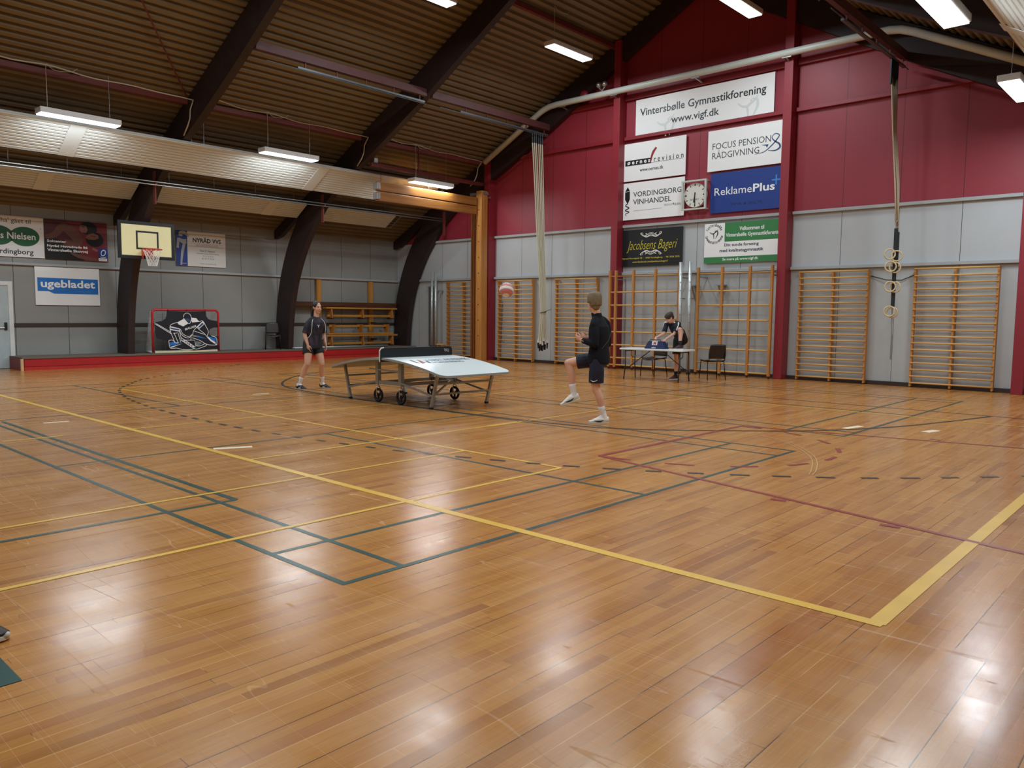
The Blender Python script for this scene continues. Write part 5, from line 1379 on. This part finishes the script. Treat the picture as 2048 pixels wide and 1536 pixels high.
for i in range(26):                                # locks over crown, fringe and sides
    a = 2*math.pi*i/26+.1; r = .030+.012*(i % 3)
    e = V((math.cos(a), math.sin(a))); p0 = hc-f_*.030+u_*.128
    fr_ = e.y > .55
    tip = hc-f_*.020+l_*e.x*.092+f_*e.y*(.108 if fr_ else .106)+u_*(.052 if fr_ else (-.005 if e.y > -.4 else -.045))
    mid = hc-f_*.024+l_*e.x*.070+f_*e.y*.082+u_*.112
    b.tube(catmull([p0, mid, tip], 5), [.016, .018, .019, .02, .02, .02, .019, .018, .016, .012, .006], 6)
b.build('hair', M_blond, man, smooth=True, remesh=.0065, sm=1)
M_top = mat('black_track_top', (15, 18, 26), .8, spec=.25, var=.25, vscale=5, bump=.10, bscale=14)
M_nshort = mat('navy_shorts_cloth', (17, 22, 44), .7, var=.2, vscale=6, bump=.3, bscale=10)
b = B()
loft(b, [(J['pel']+V((0, 0, -.085)), lt, fw, .180, .146), (J['pel']+V((0, 0, .0)), lt, fw, .180, .142), (V((-2.922, 6.325, 1.07)), lt, fw, .166, .122), (V((-2.925, 6.322, 1.24)), lt, fw, .186, .132), (V((-2.925, 6.318, 1.34)), lt, fw, .182, .122), (V((-2.935, 6.312, 1.42)), lt, fw, .118, .090), (V((-2.95, 6.305, 1.47)), lt, fw, .074, .072), (V((-2.965, 6.298, 1.530)), lt, fw, .068, .070)], 24)
for s in 'lr':
    limb(b, [J['neck']+V((0, 0, -.02)), J[s+'sh'].lerp(J['neck'], .45)+V((0, 0, -.005)), J[s+'sh']+V((0, 0, -.035))], [.062, .060, .060]); limb(b, [J[s+'sh'].lerp(J['pel'], .04)+V((0, 0, -.03)), J[s+'sh'].lerp(J[s+'el'], .5), J[s+'el']], [.064, .060, .052]); limb(b, [J[s+'el'], J[s+'el'].lerp(J[s+'wr'], .5), J[s+'el'].lerp(J[s+'wr'], .95)], [.052, .046, .038], flat=True)
top_ = b.build('track_top', M_top, man, smooth=True, remesh=.008, sm=4)
b = B(); q = J['lel'].lerp(J['lwr'], .80); dd = (J['lwr']-J['lel']).normalized(); u2 = V((0, 0, 1)); nn = V((-.15, -1, .0)).normalized()
b.strip([(-.02, -.014), (-.012, .014), (0, -.006), (.010, .014), (.022, -.010)], .006, (q+nn*.043, -dd, u2, nn), .002); b.build('cuff_logo', INK['off'], top_, flip=False)
b = B(); b.tube([V((-2.80, 6.22, 1.04)), V((-2.765, 6.33, 1.16)), V((-2.775, 6.40, 1.28))], .004, 5); b.build('back_seam', mat('grey_seam', (60, 64, 70), .6), top_)
b = B()
loft(b, [(J['pel']+V((0, 0, -.11)), lt, fw, .165, .128), (J['pel']+V((0, 0, .02)), lt, fw, .168, .128)], 22)
for s, w0, w1 in (('l', .106, .106), ('r', .106, .104)):
    h_, k_ = J[s+'hip'], J[s+'kn']; limb(b, [h_, h_.lerp(k_, .40), h_.lerp(k_, .78 if s == 'l' else .72)], [w0-.016, w0, w1], flat=True)
sh_ = b.build('shorts', M_nshort, man, smooth=True, remesh=.008, sm=3)
b = B(); q = J['lhip'].lerp(J['lkn'], .70); nn = V((.30, -.95, 0)).normalized(); uu = V((-.95, -.30, 0))
b.strip([(-.045, .012), (-.01, -.010), (.02, -.004), (.055, .016)], [.002, .012, .009, .002], (q+nn*.108+V((0, 0, .0)), uu*-1, V((0, 0, 1)), nn), .003); b.build('side_mark', INK['white'], sh_, flip=False)
M_ws = mat('white_sock', (232, 234, 236), .85, var=.04); M_wsh = mat('white_shoe', (232, 230, 222), .5, var=.04); M_sole = mat('pale_sole', (214, 206, 184), .6); M_nav = mat('dark_navy_mark', (30, 34, 52), .5)
for s, tq in (('l', (-2.985, 6.195, .03)), ('r', (-3.412, 6.105, .24))): sock(man, J[s+'an'], J[s+'kn'], M_ws, .125, tq)
b = B(); b.strip([(-.012, 0), (.012, .004), (.0, .016), (.014, .012)], .006, (J['lan']+V((.035, -.036, .09)), (.75, .65, 0), (0, 0, 1), (.65, -.75, 0)), .012); b.build('ankle_logo', M_black, man, flip=False)
shoe(man, V((-2.765, 6.370, .0)), V((-2.985, 6.195, .0)), (0, 0, 1), M_wsh, M_sole, M_nav)
shoe(man, V((-3.205, 6.285, .315)), V((-3.412, 6.105, .205)), V((-.30, -.28, .9)), M_wsh, M_sole, M_nav)

# ---- the player in the dark patterned shirt, waiting
J = {k: V(v) for k, v in dict(headc=(-9.668, 6.258, 1.595), neck=(-9.690, 6.243, 1.395), rsh=(-9.700, 6.070, 1.320), lsh=(-9.690, 6.415, 1.325), rel=(-9.715, 6.000, 1.055), lel=(-9.735, 6.445, 1.060), rwr=(-9.640, 6.015, .870), lwr=(-9.650, 6.425, .885),
     pel=(-9.735, 6.180, .880), rhip=(-9.740, 6.090, .850), lhip=(-9.735, 6.275, .850), rkn=(-9.640, 6.000, .500), lkn=(-9.600, 6.300, .490), ran=(-9.790, 5.905, .105), lan=(-9.705, 6.375, .100)).items()}
fw = V((.985, -.12, 0)).normalized(); lt = V((0, 0, 1)).cross(fw); ln = V((.10, 0, 1))
b = B(); hd = V((.97, -.05, -.03))
head(b, J['headc'], hd, V((0, 0, 1)), .98)
limb(b, [J['headc']+V((-.025, 0, -.06)), J['neck']+V((0, 0, -.04))], [.048, .054])
loft(b, [(J['pel']+V((0, 0, -.07)), lt, fw, .155, .105), (J['pel']+V((0, 0, .04)), lt, fw, .150, .100), (V((-9.725, 6.205, 1.06)), lt, fw, .125, .090), (V((-9.705, 6.225, 1.22)), lt, fw, .148, .105), (V((-9.697, 6.238, 1.30)), lt, fw, .140, .088), (V((-9.692, 6.242, 1.36)), lt, fw, .08, .062)])
for s in 'lr':
    limb(b, [J[s+'sh']+V((0, 0, -.045)), J[s+'el']], [.042, .038]); limb(b, [J[s+'el'], J[s+'el'].lerp(J[s+'wr'], .3), J[s+'wr']], [.037, .036, .024])
    limb(b, [J[s+'hip'], (J[s+'hip']+J[s+'kn'])/2+fw*.015, J[s+'kn']], [.090, .078, .055]); k, a = J[s+'kn'], J[s+'an']
    limb(b, [k, k.lerp(a, .32)-fw*.020, k.lerp(a, .68), a], [.052, .056, .041, .035]); limb(b, [a, a+V((.06, .015, -.05))], [.033, .024])
hand(b, J['rwr'], V((.10, .06, -1)), V((-.25, 1, 0)), V((1, 0, .2)), curl=26, k=.97)
hand(b, J['lwr'], V((.22, -.02, -1)), V((-.2, -1, 0)), V((1, 0, .2)), curl=24, k=.97)
wom = b.build('person', SKIN2, origin=(-9.72, 6.17, 0), smooth=True, remesh=VX, sm=3)
tag(wom, 'person with tied dark hair in dark patterned shirt and black shorts waiting at the table', 'person')
M_dhair = mat('black_brown_hair', (24, 20, 20), .45, var=.2, vscale=50, stretch=(1, 1, .3), bump=.4, bscale=80)
face_bits(wom, J['headc'], hd, V((0, 0, 1)), .98, M_dhair, (176, 96, 92))
hc = J['headc']; f_ = hd.normalized(); u_ = V((0, 0, 1)); l_ = u_.cross(f_).normalized(); Mh = basis(l_, f_, u_)
b = B(); b.ellipsoid(hc-f_*.022+u_*.036, (.082, .097, .090), 20, 14, Mh); b.ellipsoid(hc-f_*.060-u_*.010, (.070, .055, .075), 16, 12, Mh)
for s in (-1, 1): b.ellipsoid(hc+l_*s*.056-f_*.010+u_*.035, (.026, .058, .045), 12, 8, Mh)
tie = hc-f_*.115-u_*.035
b.ellipsoid(tie, (.03, .035, .03), 12, 8, Mh)
b.tube(catmull([tie, tie-f_*.035-u_*.05, tie-f_*.045-u_*.13, tie-f_*.03-u_*.21, tie-f_*.015-u_*.26], 5), [.026]+[.032+.010*math.sin(math.pi*i/20) for i in range(1, 18)]+[.026, .016, .006], 10)
b.build('hair', M_dhair, wom, smooth=True, remesh=.0065, sm=1)
M_shirt = bpy.data.materials.new('dark_patterned_shirt'); M_shirt.use_nodes = True
_n = NT(M_shirt); _b = _n.n['Principled BSDF']; _tc = _n.new('ShaderNodeTexCoord').outputs['Object']
_f = _n.ramp(_n.noise(_n.mapping(_tc, scale=(14, 14, 6), rot=(.6, .2, 0)), 1.0, 3, .6), .48, .62)
_n.put(_b.inputs['Base Color'], _n.mix(_f, lin((24, 22, 34)), lin((62, 44, 58)))); _b.inputs['Roughness'].default_value = .7
M_blks = mat('black_shorts_cloth', (15, 15, 17), .75, var=.2, bump=.25, bscale=10)
b = B()
loft(b, [(J['pel']+V((0, 0, -.085)), lt, fw, .190, .142), (J['pel']+V((0, 0, .03)), lt, fw, .182, .136), (V((-9.725, 6.205, 1.06)), lt, fw, .162, .122), (V((-9.705, 6.225, 1.22)), lt, fw, .172, .126), (V((-9.697, 6.238, 1.30)), lt, fw, .164, .112), (V((-9.692, 6.242, 1.365)), lt, fw, .102, .080), (V((-9.690, 6.243, 1.405)), lt, fw, .068, .066)], 24)
for s in 'lr': limb(b, [J['neck']+V((0, 0, -.02)), J[s+'sh'].lerp(J['neck'], .45)+V((0, 0, .0)), J[s+'sh']+V((0, 0, -.035))], [.055, .054, .054]); limb(b, [J[s+'sh']+V((0, 0, -.03)), J[s+'sh'].lerp(J[s+'el'], .45), J[s+'sh'].lerp(J[s+'el'], .86)], [.056, .060, .064], flat=True)
st = b.build('shirt', M_shirt, wom, smooth=True, remesh=.008, sm=4)
for s, sg in (('r', -1), ('l', 1)):
    c = lt*sg
    b = B(); P = catmull([J['neck']+c*.075+fw*.035+V((0, 0, -.01)), J['neck']+c*.125+fw*.085+V((0, 0, -.075)), J['neck']+c*.145+fw*.108+V((0, 0, -.19)), J['neck']+c*.150+fw*.100+V((-.02, -.01, -.33)), J['pel']+c*.168+fw*.055+V((0, 0, .08))], 5); b.tube(P, .005, 6); b.build('piping', INK['off'], st)
b = B(); c = V((-9.705, 6.228, 1.235))+fw*.136; b.strip([(-.022, .020), (.0, 0), (.024, .022)], .010, (c, lt, V((0, 0, 1)), fw), .004); b.strip([(0, 0), (0, -.030)], .010, (c, lt, V((0, 0, 1)), fw), .0045); b.build('chest_logo', INK['white'], st, flip=False)
b = B(); P = [J['neck']+lt*.055*math.cos(R(a))*1.15+fw*.062*math.sin(R(a))+V((0, 0, .008-.03*max(0, math.sin(R(a))))) for a in range(0, 360, 24)]; b.tube(P, .012, 8, closed=True); b.build('collar', M_black, st, smooth=True)
b = B(); loft(b, [(J['pel']+V((0, 0, -.10)), lt, fw, .160, .118), (J['pel']+V((0, 0, .03)), lt, fw, .160, .116)], 22)
for s in 'lr':
    h_, k_ = J[s+'hip'], J[s+'kn']; limb(b, [h_, h_.lerp(k_, .24), h_.lerp(k_, .46)], [.102, .106, .108], flat=True)
b.build('shorts', M_blks, wom, smooth=True, remesh=.008, sm=3)
for s, tq in (('r', (-9.60, 5.935, .03)), ('l', (-9.51, 6.43, .03))):
    sock(wom, J[s+'an'], J[s+'kn'], M_ws, .130, tq, .039, .046)
    b = B(); a = J[s+'an']; dd = (J[s+'kn']-a).normalized(); b.tube([a+V((.0, -.046, 0))+dd*.03, a+V((.004, -.052, 0))+dd*.11], .003, 5); b.build('sock_stripe', M_black, wom)
M_bsh = mat('black_suede_shoe', (20, 20, 22), .65, var=.1); M_gum = mat('pale_gum_sole', (176, 168, 148), .6); M_wst = mat('white_shoe_stripe', (226, 226, 226), .5)
shoe(wom, V((-9.855, 5.892, 0)), V((-9.600, 5.935, 0)), (0, 0, 1), M_bsh, M_gum, M_wst, stripes=3)
shoe(wom, V((-9.770, 6.370, 0)), V((-9.510, 6.430, 0)), (0, 0, 1), M_bsh, M_gum, M_wst, stripes=3)

# ---- the boy behind the folding table, one foot up on it
J = {k: V(v) for k, v in dict(headc=(-6.120, 13.43, 1.450), neck=(-6.090, 13.555, 1.355), lsh=(-5.985, 13.610, 1.315), rsh=(-6.255, 13.520, 1.315), lel=(-6.020, 13.475, 1.085), rel=(-6.260, 13.420, 1.080), lwr=(-6.150, 13.330, .955), rwr=(-6.390, 13.275, .975),
     pel=(-6.030, 13.80, .960), lhip=(-5.955, 13.80, .930), rhip=(-6.105, 13.78, .925), lkn=(-5.815, 13.385, 1.190), lan=(-5.765, 13.335, .830), rkn=(-6.09, 13.72, .510), ran=(-6.105, 13.745, .100)).items()}
fw = V((-.45, -.89, 0)).normalized(); lt = V((0, 0, 1)).cross(fw)
b = B(); hd = V((-.55, -.70, -.62)); hup = V((-.30, -.45, 1)); hup = hup.normalized()
head(b, J['headc'], hd, hup, .95)
limb(b, [J['headc']+V((.02, .05, -.05)), J['neck']+V((0, .01, -.01))], [.047, .052])
tors = [(J['pel'], .140, .105), (V((-6.055, 13.745, 1.08)), .128, .10), (V((-6.085, 13.66, 1.20)), .145, .105), (V((-6.105, 13.60, 1.29)), .150, .092), (V((-6.100, 13.572, 1.335)), .09, .07)]
ax = (tors[3][0]-tors[0][0]).normalized(); tf = (fw-ax*fw.dot(ax)).normalized(); tl = ax.cross(tf)
loft(b, [(c, tl, tf, w_, d) for c, w_, d in tors])
for s in 'lr':
    limb(b, [J[s+'sh'].lerp(J[s+'el'], .1), J[s+'el']], [.040, .036]); limb(b, [J[s+'el'], J[s+'el'].lerp(J[s+'wr'], .3), J[s+'wr']], [.035, .034, .023])
    limb(b, [J[s+'hip'], (J[s+'hip']+J[s+'kn'])/2+V((0, 0, .0)), J[s+'kn']], [.085, .074, .053]); k, a = J[s+'kn'], J[s+'an']
    limb(b, [k, k.lerp(a, .32)-fw*.014, k.lerp(a, .68), a], [.050, .052, .040, .034]); limb(b, [a, a+V((-.02, -.05, -.045))], [.032, .024])
hand(b, J['lwr'], V((-.20, -.45, -.6)), V((-.5, .1, -.5)), V((-.8, .1, .3)), curl=40, k=.93)
hand(b, J['rwr'], V((.10, -.45, -.6)), V((.3, .1, -.7)), V((.8, .1, .3)), curl=36, k=.93)
boy = b.build('person', SKIN, origin=(-6.05, 13.7, 0), smooth=True, remesh=VX, sm=3)
tag(boy, 'person with brown hair in navy shirt leaning over the folding table, foot up on it', 'person')
M_bhair = mat('brown_hair', (62, 50, 42), .55, var=.25, vscale=60, bump=.4, bscale=90)
face_bits(boy, J['headc'], hd, hup, .95, M_bhair)
hc = J['headc']; f_ = hd.normalized(); l_ = hup.cross(f_).normalized(); u_ = f_.cross(l_); Mh = basis(l_, f_, u_)
b = B(); b.ellipsoid(hc-f_*.016+u_*.042, (.083, .100, .084), 20, 14, Mh); b.ellipsoid(hc-f_*.055+u_*.0, (.072, .055, .070), 16, 12, Mh); b.ellipsoid(hc+f_*.055+u_*.070, (.066, .038, .030), 14, 10, Mh)
for i in range(18):
    a = 2*math.pi*i/18; e = (math.cos(a), math.sin(a)); p0 = hc-f_*.02+u_*.115
    b.tube(catmull([p0, hc-f_*.018+l_*e[0]*.066+f_*e[1]*.078+u_*.100, hc-f_*.015+l_*e[0]*.086+f_*e[1]*.104+u_*.045], 4), [.016]*5+[.015, .014, .012, .007], 6)
b.build('hair', M_bhair, boy, smooth=True, remesh=.0065, sm=1)
M_navs = mat('navy_shirt_cloth', (18, 22, 44), .7, var=.2, vscale=6, bump=.25, bscale=10)
b = B(); loft(b, [(J['pel']+V((0, 0, .03)), tl, tf, .155, .120)] + [(c, tl, tf, w_+.018, d+.018) for c, w_, d in tors[1:4]] + [(tors[4][0]+ax*.02, tl, tf, .075, .065)], 24)
for s in 'lr': limb(b, [J['neck'], J[s+'sh'].lerp(J['neck'], .4), J[s+'sh']], [.05, .052, .054]); limb(b, [J[s+'sh'], J[s+'sh'].lerp(J[s+'el'], .5), J[s+'sh'].lerp(J[s+'el'], .80)], [.055, .058, .060], flat=True)
st = b.build('shirt', M_navs, boy, smooth=True, remesh=.008, sm=4)
for s, sg in (('l', 1), ('r', -1)):
    sh0 = J[s+'sh']; b = B(); P = catmull([J['neck']+tl*sg*.055+tf*.03+ax*.012, sh0+ax*.046-tl*sg*.02+tf*.012, sh0+ax*.024+tl*sg*.040+tf*.02, sh0.lerp(J[s+'el'], .65)+tl*sg*.047+tf*.022], 5); b.tube(P, [.010]+[.017]*(len(P)-2)+[.013], 8); b.build('shoulder_stripe', INK['white'], st, smooth=True)
b = B(); c = V((-6.095, 13.62, 1.24))+tf*.128-tl*.03; put_text(b, 'select', (-.03, -.008, .03, .008), (c, tl, ax, tf), .004); b.build('chest_logo', INK['off'], st, flip=False)
b = B(); limb(b, [J['pel']+V((-.0, .0, .02)), J['pel']+V((0, 0, -.02))], [.148, .150], 18)
for s in 'lr':
    h_, k_ = J[s+'hip'], J[s+'kn']; limb(b, [h_, h_.lerp(k_, .40), h_.lerp(k_, .74 if s == 'l' else .78)], [.104, .100, .100], flat=True)
b.build('shorts', M_blks, boy, smooth=True, remesh=.008, sm=3)
M_dsock = mat('black_sock', (26, 26, 28), .85, var=.06); M_mar = mat('maroon_shoe', (72, 34, 38), .6, var=.08); M_wso = mat('white_rubber', (224, 224, 220), .5)
for s, tq in (('l', (-5.835, 13.165, .765)), ('r', (-6.18, 13.57, .03))): sock(boy, J[s+'an'], J[s+'kn'], M_dsock, .085, tq, .038, .044)
shoe(boy, V((-5.735, 13.395, .735)), V((-5.835, 13.165, .735)), (0, 0, 1), M_mar, M_wso, None)
shoe(boy, V((-6.09, 13.81, 0)), V((-6.18, 13.57, 0)), (0, 0, 1), M_mar, M_wso, None)

# ---- the tip of somebody's shoe at the picture's edge
t = thing('sports_shoe', '', 'shoe', (0, 0, 0))
sh = shoe(t, V((-.702, -1.640, 0)), V((-.482, -1.480, .006)), (0, 0, 1), mat('dark_brown_shoe', (40, 26, 22), .5), M_wso, None)
b = B(); b.ellipsoid((-.490, -1.486, .026), (.018, .021, .018), 12, 8); b.build('toe_cap', mat('cream_toe', (206, 200, 184), .5), sh, smooth=True)
bpy.data.objects.remove(t); sh.name = 'sports_shoe'; sh.parent = None
tag(sh, 'dark brown sports shoe with a pale toe cap on the near floor boards', 'shoe')
